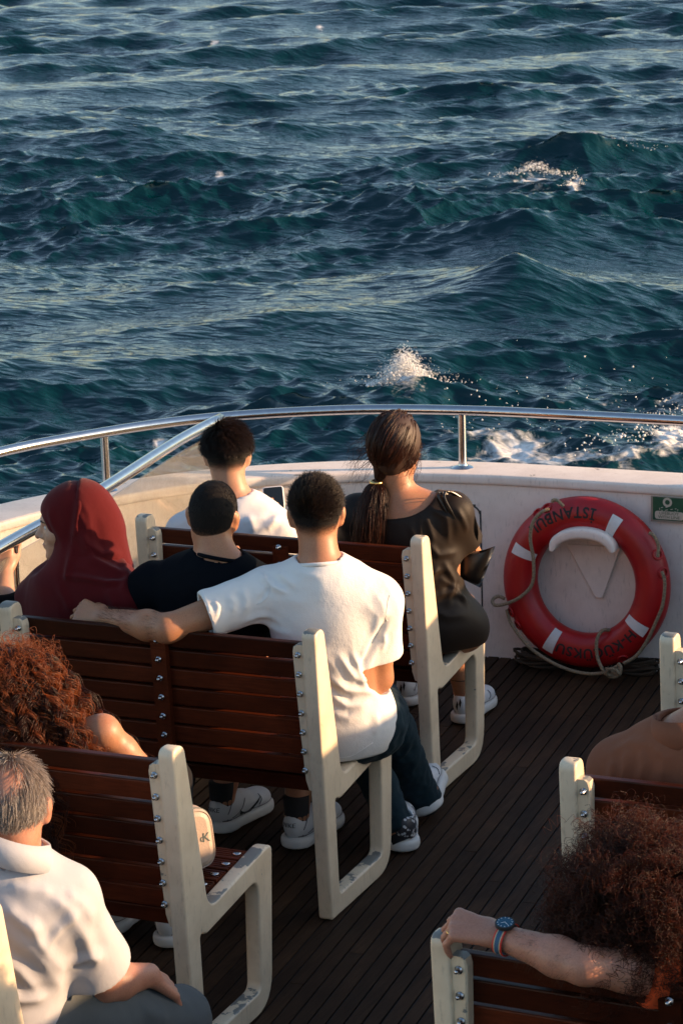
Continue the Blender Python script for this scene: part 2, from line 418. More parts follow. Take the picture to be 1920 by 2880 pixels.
# deck slab and planks
outer = off(INNER, .03); me = flat_mesh([[tuple(p) for p in outer]], .1, 0, 'deck', None); simple('deck_caulk', (.006, .006, .007), .8); me.materials.append(MATS['deck_caulk'])
map_verts(me, lambda c: c + A(0, 0, -.056)); deck = link('deck', me); tag(deck, kind='structure')
IN = np.array(INNER); PW = .0468
def plank_end(x):
    best = -9
    for i in range(len(IN) - 1):
        (x0, y0), (x1, y1) = IN[i], IN[i + 1]
        if (x0 - x) * (x1 - x) <= 0 and abs(x1 - x0) > 1e-9: best = max(best, y0 + (y1 - y0) * (x - x0) / (x1 - x0))
    return best
PD = nrm(A(-.0901, .9959)); PN = A(PD[1], -PD[0])            # the planks run along the boat, the benches stand a little askew
poly = np.array([p for p in INNER if p[1] > -6.6]); poly = np.vstack([poly, A(poly[-1][0], -6.6), A(poly[0][0], -6.6)])
def clip_line(sv):
    t = []
    for i in range(len(poly)):
        a_, b_ = poly[i], poly[(i + 1) % len(poly)]; da, db = a_ @ PN - sv, b_ @ PN - sv
        if (da < 0) != (db < 0): t.append((a_ + (b_ - a_) * da / (da - db)) @ PD)
    return (min(t), max(t)) if len(t) >= 2 else None
sv = -2.6
while sv < 3.6:
    c0, c1 = clip_line(sv + .002), clip_line(sv + PW - .002)
    if c0 and c1:
        t0_, t1_ = max(c0[0], c1[0]) + .004, min(c0[1], c1[1]) - .004
        if t1_ - t0_ > .2:
            cuts = [t0_] + [c for c in (-2.6 + rnd.uniform(-1.2, 1.2), 1.0 + rnd.uniform(-2., 1.2)) if t0_ + .4 < c < t1_ - .4] + [t1_]
            cuts.sort()
            for y0, y1 in zip(cuts[:-1], cuts[1:]):
                if y1 - y0 < .05: continue
                dz = rnd.uniform(-.0008, .0008); bb = B().box((sv + .0035, y0 + .0015, -.03), (sv + PW - .0035, y1 - .0015, dz))
                bb.V = [(v[0] * PN[0] + v[1] * PD[0], v[0] * PN[1] + v[1] * PD[1], v[2]) for v in bb.V]; bb.obj('plank', 'deck_wood', deck)
    sv += PW

# ------------- stainless handrail on the cap
hr = empty('handrail', (-.62, 2.69, CAPZ), 'polished stainless handrail curving above the stern bulwark cap', 'handrail')
RAILC = off(INNER, .095)
rp = [(p[0], p[1], RAILZ) for p in RAILC if p[1] > -8]
B().tube(rp, .019, 14).obj('rail_tube', 'steel', hr, smooth=True)
def on_curve(C_, tgt):
    C_ = np.array(C_); i = np.argmin(np.linalg.norm(C_ - np.asarray(tgt)[None, :2], axis=1)); return C_[i]
fine = np.array(spline(RAILC, 6))
s1 = fine[np.argmin(np.linalg.norm(fine - A(-.622, 2.69), axis=1))]; s2 = fine[np.argmin(np.linalg.norm(fine - Uz(303, 1345, CAPZ + .05)[:2], axis=1))]
for sx in (s1, s2, A(.48, 2.72), A(1.62, 2.69), A(2.75, 2.0), A(3.12, .6), A(3.21, -1), A(-2.2, -.2), A(-2.21, -1.6)):
    p = fine[np.argmin(np.linalg.norm(fine - sx, axis=1))]
    q = B().tube([(p[0], p[1], CAPZ + .004), (p[0], p[1], RAILZ - .016)], .0155, 12)
    so_ = q.obj('stanchion', 'steel', hr, smooth=True, ang=40)
    B().lathe([(.041, 0), (.041, .005), (.036, .009), (.018, .014), (.0165, .02)], (p[0], p[1], CAPZ + .0005), n=20).obj('base_flange', 'steel', so_, smooth=True, ang=50)

# ------------- glass windbreak with its own handrail along the port benches
GL = [Uz(620, 1178, RAILZ), Uz(500, 1241, RAILZ), Uz(300, 1369, RAILZ), Uz(150, 1458, RAILZ), Uz(40, 1518, RAILZ)]
GL = [A(*g) for g in GL]; gdir = nrm(GL[4] - GL[2]); GL.append(GL[4] + gdir * 1.2); GL.append(GL[4] + gdir * 2.6)
wb = empty('glass_windbreak', (GL[2][0], GL[2][1], 0), 'dirty glass windbreak under a slanting steel rail at the port benches', 'windbreak')
B().tube(spline(GL, 5), .021, 14).obj('rail_tube', 'steel', wb, smooth=True)
q = NT('dirty_glass'); vec = q.coord((1, 1, 1), rand=False)
t_ = q.n('BsdfTransparent'); t_.inputs[0].default_value = (.93, .95, .95, 1); gl_ = q.n('BsdfGlossy'); gl_.inputs['Roughness'].default_value = .05
df = q.n('BsdfDiffuse'); df.inputs[0].default_value = (.34, .29, .22, 1); tl = q.n('BsdfTranslucent'); tl.inputs[0].default_value = (.36, .32, .26, 1)
dd = q.n('MixShader'); dd.inputs[0].default_value = .6; q.l(df.outputs[0], dd.inputs[1]); q.l(tl.outputs[0], dd.inputs[2])
lw = q.n('LayerWeight'); pw = q.n('Math', operation='POWER'); pw.inputs[1].default_value = 4.0; q.l(lw.outputs['Facing'], pw.inputs[0]); fr = q.n('Math', operation='MULTIPLY_ADD'); fr.inputs[1].default_value = .5; fr.inputs[2].default_value = .03; q.l(pw.outputs[0], fr.inputs[0]); m1 = q.n('MixShader'); q.l(fr.outputs[0], m1.inputs[0]); q.l(t_.outputs[0], m1.inputs[1]); q.l(gl_.outputs[0], m1.inputs[2])
big = q.noise(vec, 3.2, 6, .65, .6); fine_ = q.noise(vec, 170, 2, .6)
sc_ = q.coord((3, 3, .6), rand=False); scr = q.ramp(q.noise(sc_, 14, 6, .7, 2.0), .62, .7)
f1 = q.ramp(big, .3, .75, (.14, .14, .14, 1), (.46, .46, .46, 1)); spk = q.ramp(fine_, .56, .68)
f2 = q.mix(.22, f1, spk, 'SCREEN'); f3 = q.mix(.22, f2, scr, 'SCREEN')
f4 = q.n('Math', operation='MULTIPLY'); f4.inputs[1].default_value = .75; q.l(f3, f4.inputs[0])
m2 = q.n('MixShader'); q.l(f4.outputs[0], m2.inputs[0]); q.l(m1.outputs[0], m2.inputs[1]); q.l(dd.outputs[0], m2.inputs[2]); q.l(m2.outputs[0], q.out.inputs[0])
MATS['dirty_glass'] = q.m
sgl = spline(GL, 5)
for i0, i1 in ((0, 10), (10, 20), (20, len(sgl) - 1)):
    seg = sgl[i0:i1 + 1]; V = []; F = []; m = len(seg)
    for k, p in enumerate(seg):
        t = nrm(seg[min(k + 1, m - 1)] - seg[max(k - 1, 0)]); nn = A(-t[1], t[0], 0) * .004
        sh = t * (.006 if k == 0 else -.006 if k == m - 1 else 0)
        for z in (.05, RAILZ - .045):
            V += [(p[0] + sh[0] - nn[0], p[1] + sh[1] - nn[1], z), (p[0] + sh[0] + nn[0], p[1] + sh[1] + nn[1], z)]
    for k in range(m - 1):
        a = k * 4; c = a + 4
        F += [(a, c, c + 2, a + 2), (a + 1, a + 3, c + 3, c + 1), (a + 2, c + 2, c + 3, a + 3), (a, a + 1, c + 1, c)]
    F += [(0, 2, 3, 1), ((m - 1) * 4, (m - 1) * 4 + 1, (m - 1) * 4 + 3, (m - 1) * 4 + 2)]
    B().add(V, F).obj('glass_panel', 'dirty_glass', wb)
for i, du in ((10, 1), (20, 1)):
    p = sgl[i]
    B().tube([(p[0], p[1], 0.002), (p[0], p[1], RAILZ - .015)], .011, 10).obj('post', 'steel', wb, smooth=True, ang=40)
simple('rusty_plate', (.22, .17, .13), .5, .6, var=.5, vscale=60, col2=(.24, .09, .03))
for i in (1, 11):
    p = sgl[i]; t = nrm(sgl[i + 1] - sgl[i - 1]); nn = A(-t[1], t[0], 0)
    pl = B(); c = A(p[0], p[1], RAILZ - .075); c0 = c - nn * .005
    V = []
    for s_ in (-1, 1):
        for zz in (-.028, .034):
            for d_ in (-.0055, .0055): V.append(c + t * s_ * .034 + A(0, 0, zz) + nn * (d_ + (.0 if d_ > 0 else -.002)))
    pl.add(V, [(0, 1, 3, 2), (4, 6, 7, 5), (0, 4, 5, 1), (2, 3, 7, 6), (0, 2, 6, 4), (1, 5, 7, 3)]); po = pl.obj('clamp_plate', 'rusty_plate', wb)
    for s_ in (-.016, .016): B().lathe([(.007, 0), (.007, .003), (.0045, .007), (.001, .008)], c + t * s_ - nn * .0072, -nn, 8).obj('bolt', 'bolt_steel', po, smooth=True)

# ------------- unseen screen, added to starboard only to block the low sun
scr = empty('added_shade_screen', (2.72, -2, 0), 'unseen white screen added along the starboard edge to shade the deck', 'screen')
SCH = 1.17
SCV = [p for p in off(INNER, -.16) if p[0] > 1.95 and p[1] > -7]
V, F = sweep(SCV, [(0, .002), (0, SCH), (.04, SCH), (.04, .002)]); B().add(V, F).obj('plating', 'white_paint', scr, smooth=True, ang=40)
V, F = sweep(SCV, fillet([(-.02, SCH + .001), (.06, SCH + .001), (.06, SCH + .04), (-.02, SCH + .04)], .01, 3)); B().add(V, F).obj('cap', 'white_paint', scr, smooth=True, ang=50)
for k in range(4, len(SCV) - 2, 6): p = SCV[k]; B().box((p[0] - .06, p[1] - .02, .002), (p[0] - .003, p[1] + .02, SCH - .1), .004).obj('stiffener', 'white_paint', scr)

# ------------- hatch outline on the stern plating, fairlead
simple('seam_and_shade_dark', (.03, .035, .035), .7)
h0 = Uy(960, 1392, 2.6); h1 = Uy(1350, 1405, 2.6); h2 = Uy(1358, 1752, 2.6)
hx0, hx1, hz0, hz1 = -1.0, h2[0], h2[2], .585
lp = fillet([(hx0, hz0), (hx1, hz0), (hx1, hz1), (hx0, hz1)], .05, 6)
def wall_y(x): return plank_end(x)
hp = [(p[0], wall_y(p[0]) - .0005, p[1]) for p in spline(lp, 3, True)]
hatch = empty('hatch', (-.75, 2.55, hz0), 'rounded white access hatch with dark seam behind the woman in black', 'hatch')
B().tube(hp, .0032, 6, closed=True).obj('seam', 'seam_and_shade_dark', hatch)
for zz in (.25, .47): B().box((hx1 - .1, wall_y(hx1 - .1) - .012, zz), (hx1 - .075, wall_y(hx1 - .1) - .001, zz + .05), .003).obj('hinge', 'white_paint', hatch)
f0 = Uz(740, 1385, .60); fx = -1.33
fl = empty('fairlead', (fx, plank_end(fx), .5), 'mooring fairlead with its shaded hollow painted dark, under the cap behind the phone', 'fairlead')
t0 = nrm(A(*(on_curve(IN, (fx + .1, 2.4)) - on_curve(IN, (fx - .1, 2.25))), 0)); nn0 = A(t0[1], -t0[0], 0)
c = A(fx, plank_end(fx), .555) + nn0 * .004
ringp = [c + t0 * .13 * math.cos(a) + A(0, 0, .07 * math.sin(a)) for a in np.linspace(0, 2 * math.pi, 24, endpoint=False)]
B().tube(ringp, .012, 8, closed=True).obj('ring', 'white_paint', fl, smooth=True)
B().add([p + nn0 * .002 for p in ringp], [tuple(range(24))]).obj('painted_hollow', 'seam_and_shade_dark', fl)  # flat sheet over whole plating; the hollow's shade is put into its dark colour
B().tube([c - t0 * .1 + A(0, 0, -.06) + nn0 * .03, c + A(0, 0, .0) + nn0 * .035, c + t0 * .1 + A(0, 0, .05) + nn0 * .03], .012, 8).obj('mooring_bar', 'rusty_plate', fl, smooth=True)

# ================================================================== BENCHES
BL = 1.02; TH = .044
def yrear(z): return -.056 * z / .88
outer_l = fillet([(0, 0), (.455, 0), (.488, .445), (.455, .452), (.105, .408), (.008, .885), (-.056, .885)], [.012, .10, .05, .03, .05, .03, .028], 6)
hole_l = fillet([(.062, .062), (.388, .066), (.397, .382), (.085, .345), (.05, .36)][::-1], [.02, .025, .05, .05, .02][::-1], 6)
FR = flat_mesh([outer_l, hole_l], TH, .007, 'end_frame', 'bench_paint')
FR.polygons.foreach_set('use_smooth', [True] * len(FR.polygons)); FR.set_sharp_from_angle(angle=R(50))
# curve x->bench y, curve y->bench z, thickness -> x
map_verts(FR, lambda c: np.stack([c[:, 2] - TH / 2, c[:, 0], c[:, 1]], 1)); FR.flip_normals()
def tab_mesh():
    bb = B(); zs = [.400, .43, .55, .70, .82, .836, .842]; wd = [.010, .018, .024, .030, .034, .030, .022]
    V = []; F = []
    for z, w_ in zip(zs, wd):
        y0 = yrear(z) + .008; y1 = yrear(z) + .040
        V += [(-TH + .006, y0, z), (-TH - w_ + .004, y0, z), (-TH - w_, y0 + .004, z), (-TH - w_, y1, z), (-TH + .006, y1, z)]
    for i in range(len(zs) - 1):
        for k in range(5): F.append((i * 5 + k, i * 5 + (k + 1) % 5, (i + 1) * 5 + (k + 1) % 5, (i + 1) * 5 + k))
    F += [tuple(range(5))[::-1], tuple((len(zs) - 1) * 5 + k for k in range(5))]
    bb.add(V, [f[::-1] for f in F]); return bb.mesh('bolting_flange', 'bench_paint')
TABR = tab_mesh()
def mirror(me):
    m2 = me.copy(); map_verts(m2, lambda c: np.stack([-BL - c[:, 0], c[:, 1], c[:, 2]], 1)); m2.flip_normals(); return m2
FRL = mirror(FR); TABL = mirror(TABR)
SP, SH = .0585, .0505
def back_slat_mesh():
    bb = B(); bb.box((-BL + TH + .001, -.011, -SH / 2), (-TH - .001, .011, SH / 2), .0035); return bb.mesh('back_slat', 'slat_wood')
BS = back_slat_mesh()
def seat_slat_mesh():
    # ribbed top: four shallow grooves
    x0, x1 = -BL + TH + .002, -TH - .002; wv = .058; prof = [(-wv / 2, -.011), (wv / 2, -.011), (wv / 2, .009), (wv / 2 - .003, .011)]
    for k in range(4):
        c_ = wv / 2 - .012 - k * .0113; prof += [(c_ + .0025, .011), (c_ + .001, .0085), (c_ - .001, .0085), (c_ - .0025, .011)]
    prof += [(-wv / 2 + .003, .011), (-wv / 2, .009)]; n_ = len(prof)
    V = [(x0, p[0], p[1]) for p in prof] + [(x1, p[0], p[1]) for p in prof]
    F = [(k, k + n_, (k + 1) % n_ + n_, (k + 1) % n_) for k in range(n_)] + [tuple(range(n_)), tuple(range(n_, 2 * n_))[::-1]]
    bm_ = B().add(V, [f[::-1] for f in F]); return bm_.mesh('seat_slat', 'slat_wood')
SS = seat_slat_mesh()
BOLT = B().lathe([(.0095, 0), (.0095, .0022), (.0065, .0026), (.0065, .008), (.0048, .0105), (.0045, .015), (.001, .0165)], (0, 0, 0), (0, -1, 0), 9).mesh('bolt', 'bolt_steel', True)
DISC = B().lathe([(.0125, 0), (.012, .002), (.007, .0038), (.001, .004)], (0, 0, 0), (0, 0, 1), 10).mesh('bolt', 'bolt_steel', True)
def batten_mesh():
    zs = (.40, .812); V = []
    for z in zs:
        y0 = yrear(z) + .020; y1 = yrear(z) + .0415
        V += [(-BL / 2 - .024, y0, z), (-BL / 2 + .024, y0, z), (-BL / 2 + .024, y1, z), (-BL / 2 - .024, y1, z)]
    bb = B().add(V, [(0, 3, 2, 1), (4, 5, 6, 7), (0, 1, 5, 4), (1, 2, 6, 5), (2, 3, 7, 6), (3, 0, 4, 7)]); return bb.mesh('centre_batten', 'slat_wood')
BAT = batten_mesh()
RAKE = -math.atan2(.056, .88)
SUPB = B().box((-BL + TH + .001, .10, .352), (-TH - .001, .135, .395), .004).mesh('seat_bearer', 'slat_wood')
def bench(x, y, rz, label, grp):
    e = empty('slatted_bench', (x, y, .001), label, 'bench', grp, rz)
    fr, fl_ = link('end_frame', FR, e), link('end_frame', FRL, e)
    link('bolting_flange', TABR, fr); link('bolting_flange', TABL, fl_)
    for k in range(7):
        z = .812 - SP * k; yc = yrear(z) + .0415 + .0115
        s_ = link('back_slat', BS, e, (0, yc, z), (-RAKE, 0, 0))
        s_.rotation_euler = (math.atan2(.056, .88), 0, 0)
        for xb, dy in ((-TH - .016, .0075), (-BL + TH + .016, .0075), (-BL / 2, .0195)): link('bolt', BOLT, e, (xb, yrear(z) + dy, z))
    link('centre_batten', BAT, e)
    link('seat_bearer', SUPB, e); link('seat_bearer', SUPB, e, (0, .25, .022))
    for k in range(5):
        yy = .135 + .0675 * k; zz = .413 + (yy - .1) * .055
        link('seat_slat', SS, e, (0, yy, zz), (.055, 0, 0))
        for xb in (-TH - .022, -BL + TH + .022, -BL / 2): link('bolt', DISC, e, (xb, yy, zz + .0112))
    return e
PG = 'slatted benches on the port side'; SG = 'slatted benches on the starboard side'
BZ = bench(.172, -2.10, -.004, 'nearest port bench, under the grey-haired man in the pale shirt', PG)
BA = bench(.0811, -1.0438, -.003, 'slatted bench with a beige handbag standing on its seat', PG)
BB = bench(0.0, 0.0, .006, 'slatted bench seating the man with his arm along the backrest', PG)
BC = bench(-.1035, 1.0621, .0016, 'slatted bench nearest the stern on the port side', PG)
BD = bench(2.1318, -1.9606, -.040, 'slatted bench with a watch-wearing hand resting on its end', SG)
BE = bench(2.0239, -.8085, .0103, 'slatted bench behind the person in the brown shirt', SG)
BF = bench(1.9374, .2688, 0, 'starboard bench nearest the stern, cut off at the right edge', SG)

# ================================================================== SMOOTH BODIES: distance fields + surface nets
def cone(a, b, ra, rb, k=.02): return ('c', np.asarray(a, float), np.asarray(b, float), ra, rb, k)
def ell(c, r_, Rm=None, k=.02): return ('e', np.asarray(c, float), np.asarray(r_, float), np.eye(3) if Rm is None else np.asarray(Rm, float), k)
def infl(pr, d):
    return cone(pr[1], pr[2], pr[3] + d, pr[4] + d, pr[5]) if pr[0] == 'c' else ell(pr[1], pr[2] + d, pr[3], pr[4])
def pbox(pr):
    if pr[0] == 'c':
        r_ = max(pr[3], pr[4]); return np.minimum(pr[1], pr[2]) - r_, np.maximum(pr[1], pr[2]) + r_
    r_ = np.abs(pr[3]).T @ pr[2]; return pr[1] - r_, pr[1] + r_
def pdist(pr, X, Y, Z):
    if pr[0] == 'c':
        a, b_, ra, rb = pr[1:5]; ba = b_ - a; L2 = ba @ ba + 1e-12
        px, py, pz = X - a[0], Y - a[1], Z - a[2]
        h = np.clip((px * ba[0] + py * ba[1] + pz * ba[2]) / L2, 0, 1)
        return np.sqrt((px - ba[0] * h) ** 2 + (py - ba[1] * h) ** 2 + (pz - ba[2] * h) ** 2) - (ra + (rb - ra) * h)
    c, r_, Rm = pr[1:4]; px, py, pz = X - c[0], Y - c[1], Z - c[2]       # rows of Rm are the axes
    q = [Rm[i, 0] * px + Rm[i, 1] * py + Rm[i, 2] * pz for i in range(3)]
    k0 = np.sqrt(sum((q[i] / r_[i]) ** 2 for i in range(3))); k1 = np.sqrt(sum((q[i] / r_[i] ** 2) ** 2 for i in range(3))) + 1e-9
    return k0 * (k0 - 1) / k1
class Vol:
    def __init__(s, prims, h=.006, pad=.03):
        s.h = h; lo = np.min([pbox(p)[0] for p in prims], 0) - pad; hi = np.max([pbox(p)[1] for p in prims], 0) + pad
        s.lo = lo; s.n = np.ceil((hi - lo) / h).astype(int) + 1; s.d = np.full(s.n, .08, np.float32)
        s.ax = [(lo[i] + h * np.arange(s.n[i])).astype(np.float32) for i in range(3)]
        for p in prims: s.union(p)
    def blk(s, lo, hi):
        i0 = np.maximum(np.floor((lo - s.lo) / s.h).astype(int), 0); i1 = np.minimum(np.ceil((hi - s.lo) / s.h).astype(int) + 1, s.n)
        if (i1 <= i0).any(): return None
        sl = tuple(slice(a, b) for a, b in zip(i0, i1))
        return sl, s.ax[0][sl[0]][:, None, None], s.ax[1][sl[1]][None, :, None], s.ax[2][sl[2]][None, None, :]
    def union(s, p):
        k = p[-1]; lo, hi = pbox(p); q = s.blk(lo - k - .02, hi + k + .02)
        if q is None: return
        sl, X, Y, Z = q; f = pdist(p, X, Y, Z); d = s.d[sl]
        if k > 0:
            hh = np.maximum(k - np.abs(d - f), 0) / k; s.d[sl] = np.minimum(d, f) - hh * hh * k * .25
        else: s.d[sl] = np.minimum(d, f)
    def sub(s, p, k=.008):
        lo, hi = pbox(p); q = s.blk(lo - k - .02, hi + k + .02)
        if q is None: return s
        sl, X, Y, Z = q; f = -pdist(p, X, Y, Z); d = s.d[sl]
        hh = np.maximum(k - np.abs(d - f), 0) / k; s.d[sl] = np.maximum(d, f) + hh * hh * k * .25
        return s
    def cut(s, p, n, k=.01, near=None):
        """removes the half space in front of (p, n); near=(centre, radius) limits it"""
        n = nrm(n); p = np.asarray(p, float); sl = (slice(None),) * 3; X, Y, Z = s.ax[0][:, None, None], s.ax[1][None, :, None], s.ax[2][None, None, :]
        if near is not None:
            q = s.blk(np.asarray(near[0]) - near[1], np.asarray(near[0]) + near[1])
            if q is None: return s
            sl, X, Y, Z = q
        f = ((X - p[0]) * n[0] + (Y - p[1]) * n[1] + (Z - p[2]) * n[2]); d = s.d[sl]
        if near is not None:
            rr = np.sqrt((X - near[0][0]) ** 2 + (Y - near[0][1]) ** 2 + (Z - near[0][2]) ** 2); f = np.where(rr < near[1], f, -1)
        hh = np.maximum(k - np.abs(d - f), 0) / k; s.d[sl] = np.maximum(d, f) + hh * hh * k * .25
        return s
    def field(s, fn):
        X, Y, Z = s.ax[0][:, None, None], s.ax[1][None, :, None], s.ax[2][None, None, :]; s.d = fn(s.d, X, Y, Z).astype(np.float32); return s
    def mesh(s, smooth=1):
        d = s.d; d[0] = d[-1] = .05; d[:, 0] = d[:, -1] = .05; d[:, :, 0] = d[:, :, -1] = .05
        S = d < 0; c = np.zeros(tuple(np.array(S.shape) - 1), np.int8)
        for i in (0, 1):
            for j in (0, 1):
                for k in (0, 1): c += S[i:S.shape[0] - 1 + i, j:S.shape[1] - 1 + j, k:S.shape[2] - 1 + k]
        act = (c > 0) & (c < 8); ijk = np.argwhere(act); idx = np.full(act.shape, -1, np.int32); idx[act] = np.arange(len(ijk))
        pos = np.zeros((len(ijk), 3)); cnt = np.zeros(len(ijk)); I, J, K = ijk.T
        for a in range(3):
            e = [0, 0, 0]; e[a] = 1
            for u in (0, 1):
                for v in (0, 1):
                    o = [0, 0, 0]; o[(a + 1) % 3] = u; o[(a + 2) % 3] = v
                    d0 = d[I + o[0], J + o[1], K + o[2]]; d1 = d[I + o[0] + e[0], J + o[1] + e[1], K + o[2] + e[2]]
                    m = (d0 < 0) != (d1 < 0); t = np.where(m, d0 / np.where(m, d0 - d1, 1), 0)
                    for q in range(3): pos[:, q] += m * (o[q] + t * e[q])
                    cnt += m
        pos = s.lo + s.h * (ijk + pos / cnt[:, None])
        Fs = []
        for a in range(3):
            b_, c_ = (a + 1) % 3, (a + 2) % 3
            sa = [slice(None)] * 3; sb = [slice(None)] * 3; sa[a] = slice(0, -1); sb[a] = slice(1, None)
            for q in (b_, c_): sa[q] = slice(1, -1); sb[q] = slice(1, -1)
            A0, B0 = S[tuple(sa)], S[tuple(sb)]; ch = np.argwhere(A0 != B0)
            base = ch.copy(); fl = A0[tuple(ch.T)]
            def cell(db, dc):
                q = base.copy(); q[:, b_] += db; q[:, c_] += dc; return idx[tuple(q.T)]
            quad = np.stack([cell(0, 0), cell(1, 0), cell(1, 1), cell(0, 1)], 1)
            Fs.append(np.where(fl[:, None], quad, quad[:, ::-1]))
        F = np.concatenate(Fs); F = F[(F >= 0).all(1)]
        for _ in range(smooth): pos = lap(pos, F, .5)
        return pos, F
def lap(V, F, w=.5):
    acc = np.zeros_like(V); n = np.zeros(len(V))
    for a, b_ in ((0, 1), (1, 2), (2, 3), (3, 0)):
        for q in range(3): acc[:, q] += np.bincount(F[:, a], V[F[:, b_], q], len(V)) + np.bincount(F[:, b_], V[F[:, a], q], len(V))
        n += np.bincount(F[:, a], minlength=len(V)) + np.bincount(F[:, b_], minlength=len(V))
    return V * (1 - w) + w * acc / np.maximum(n, 1)[:, None]
def normals(V, F):
    fn = np.cross(V[F[:, 2]] - V[F[:, 0]], V[F[:, 3]] - V[F[:, 1]]); N = np.zeros_like(V)
    for k in range(4):
        for q in range(3): N[:, q] += np.bincount(F[:, k], fn[:, q], len(V))
    return N / (np.linalg.norm(N, axis=1)[:, None] + 1e-12)
def frame(fwd, up=(0, 0, 1)):
    """rows: right, forward, up"""
    f = nrm(fwd); r_ = nrm(np.cross(f, up)); u = np.cross(r_, f); return np.stack([r_, f, u])

# ------------------------------------------------------------------ anatomy
def head_prims(c, fwd, up=(0, 0, 1), s=1.0, ears=True, wide=1.0):
    Rm = frame(fwd, up); L = lambda x, y, z: np.asarray(c) + s * (x * Rm[0] + y * Rm[1] + z * Rm[2])
    E = lambda x, y, z, a, b_, d, k=.02: ell(L(x, y, z), s * A(a, b_, d), Rm, k)
    P = [E(0, -.012, .028, .075 * wide, .096, .090, .02), E(0, .03, -.03, .061 * wide, .066, .086, .03), E(0, .045, -.080, .044, .045, .034, .03),
         E(0, .074, .024, .046, .022, .012, .015), cone(L(0, .088, .008), L(0, .113, -.026), .007 * s, .0115 * s, .01),
         E(.013, .098, -.031, .008, .010, .007, .006), E(-.013, .098, -.031, .008, .010, .007, .006),
         E(0, .092, -.055, .021, .012, .0055, .006), E(0, .090, -.066, .019, .012, .006, .006), E(0, .088, -.096, .019, .014, .013, .012),
         E(.040, .062, -.026, .022, .022, .02, .02), E(-.040, .062, -.026, .022, .022, .02, .02)]
    if ears:
        for sx in (-1, 1):
            e = frame(A(*(Rm[1] * .93 + sx * Rm[0] * .36)), up)
            P += [ell(L(sx * .079 * wide, -.008, -.006), s * A(.0075, .019, .032), e, .008), ell(L(sx * .085 * wide, -.016, .006), s * A(.0055, .014, .022), e, .006), ell(L(sx * .074 * wide, .004, -.030), s * A(.008, .011, .012), e, .006)]
    return P, L, Rm
def eye_subs(L, s=1.0): return [ell(L(sx * .031, .092, .002), A(.016, .011, .009) * s, None, 0) for sx in (-1, 1)]
FING = [(.0325, .088, .073), (.0112, .091, .081), (-.0112, .087, .075), (-.0318, .079, .060)]
def hand_prims(wr, f, n, side, curl=(20, 25, 15), thumb=(.55, .8, -.25), s=1.0, spread=.06, per=None):
    """side +1 right hand, -1 left; n = back of the hand"""
    f = nrm(f); n = nrm(np.asarray(n) - f * (np.asarray(n) @ f)); sd = -side * np.cross(f, n); wr = np.asarray(wr, float); P = []; tips = []
    kn = []
    for i, (o, l0, ln) in enumerate(FING):
        cu = curl if per is None else per[i]
        b_ = wr + s * (f * l0 + sd * o); kn.append(b_)
        P.append(cone(wr + f * .01 * s + sd * o * .45 * s, b_, .0155 * s, .0115 * s, .012))
        p = b_; a = 0; d0 = nrm(f + sd * spread * (1.2 - i))
        for q, fr_ in enumerate((.46, .30, .26)):
            a += R(cu[q]); dv = d0 * math.cos(a) - n * math.sin(a); p2 = p + dv * ln * fr_ * s
            P.append(cone(p, p2, (.0090, .0083, .0074)[q] * s, (.0083, .0074, .0062)[q] * s, .0025)); p = p2
        tips.append(p)
    tb = wr + s * (f * .022 + sd * .026 - n * .006); td = nrm(f * thumb[0] + sd * thumb[1] + n * thumb[2]); t1 = tb + td * .042 * s
    t2 = t1 + nrm(td + f * .5) * .034 * s; t3 = t2 + nrm(td + f * .9) * .026 * s
    P += [cone(tb, t1, .017 * s, .0125 * s, .012), cone(t1, t2, .0115 * s, .0098 * s, .004), cone(t2, t3, .0098 * s, .0078 * s, .003)]
    return P, kn, tips, sd
def torso_frame(pel, neck, shL, shR):
    up = nrm(np.asarray(neck) - pel); rt = np.asarray(shR, float) - shL; rt = nrm(rt - up * (rt @ up)); return np.stack([rt, np.cross(up, rt), up])
def torso_prims(pel, neck, shL, shR, w=1.0, dep=1.0, fem=False):
    T = torso_frame(pel, neck, shL, shR); pel = np.asarray(pel, float); neck = np.asarray(neck, float); m = lambda t: pel + (neck - pel) * t
    P = [ell(m(.02) , A(.168 * w, .118 * dep, .115), T, .05), ell(m(.30), A(.142 * w * (.92 if fem else 1), .102 * dep, .15), T, .06),
         ell(m(.62) , A(.162 * w, .108 * dep, .165), T, .06), ell(m(.80), A(.150 * w, .090 * dep, .10), T, .05)]
    for s_ in (shL, shR): P.append(cone(neck - T[2] * .045, np.asarray(s_), .060, .055 * w, .05))
    return P, T
def limb(a, b_, c, r0, r1, r2, k=.02):
    a, b_, c = map(lambda q: np.asarray(q, float), (a, b_, c)); mid = a + (b_ - a) * .35; m2 = b_ + (c - b_) * .3
    return [cone(a, mid, r0, r0 * 1.0, k), cone(mid, b_, r0, r1, k), cone(b_, m2, r1, r1 * 1.07, k), cone(m2, c, r1 * 1.07, r2, k)]
SK = {}
def skin(name, col, dark=.75, red=(.45, .17, .10)):
    q = NT(name); b = q.b; vec = q.coord((1, 1, 1)); n1 = q.noise(vec, 14, 4); n2 = q.noise(vec, 260, 3)
    c = q.mix(q.ramp(n1, .35, .75), col, tuple(.6 * x * dark + .4 * y for x, y in zip(col, red)))
    c = q.mix(.12, c, q.ramp(n2, .3, .7, (0, 0, 0, 1), (1, 1, 1, 1)), 'OVERLAY'); q.l(c, b.inputs['Base Color'])
    b.inputs['Roughness'].default_value = .48; b.inputs['Subsurface Weight'].default_value = .22; b.inputs['Subsurface Radius'].default_value = (.02, .006, .003); b.inputs['Subsurface Scale'].default_value = .7
    q.bump(n2, .12, .002); MATS[name] = q.m
skin('skin_light', (.46, .255, .165)); skin('skin_tan', (.40, .185, .092)); skin('skin_pink', (.42, .20, .13))
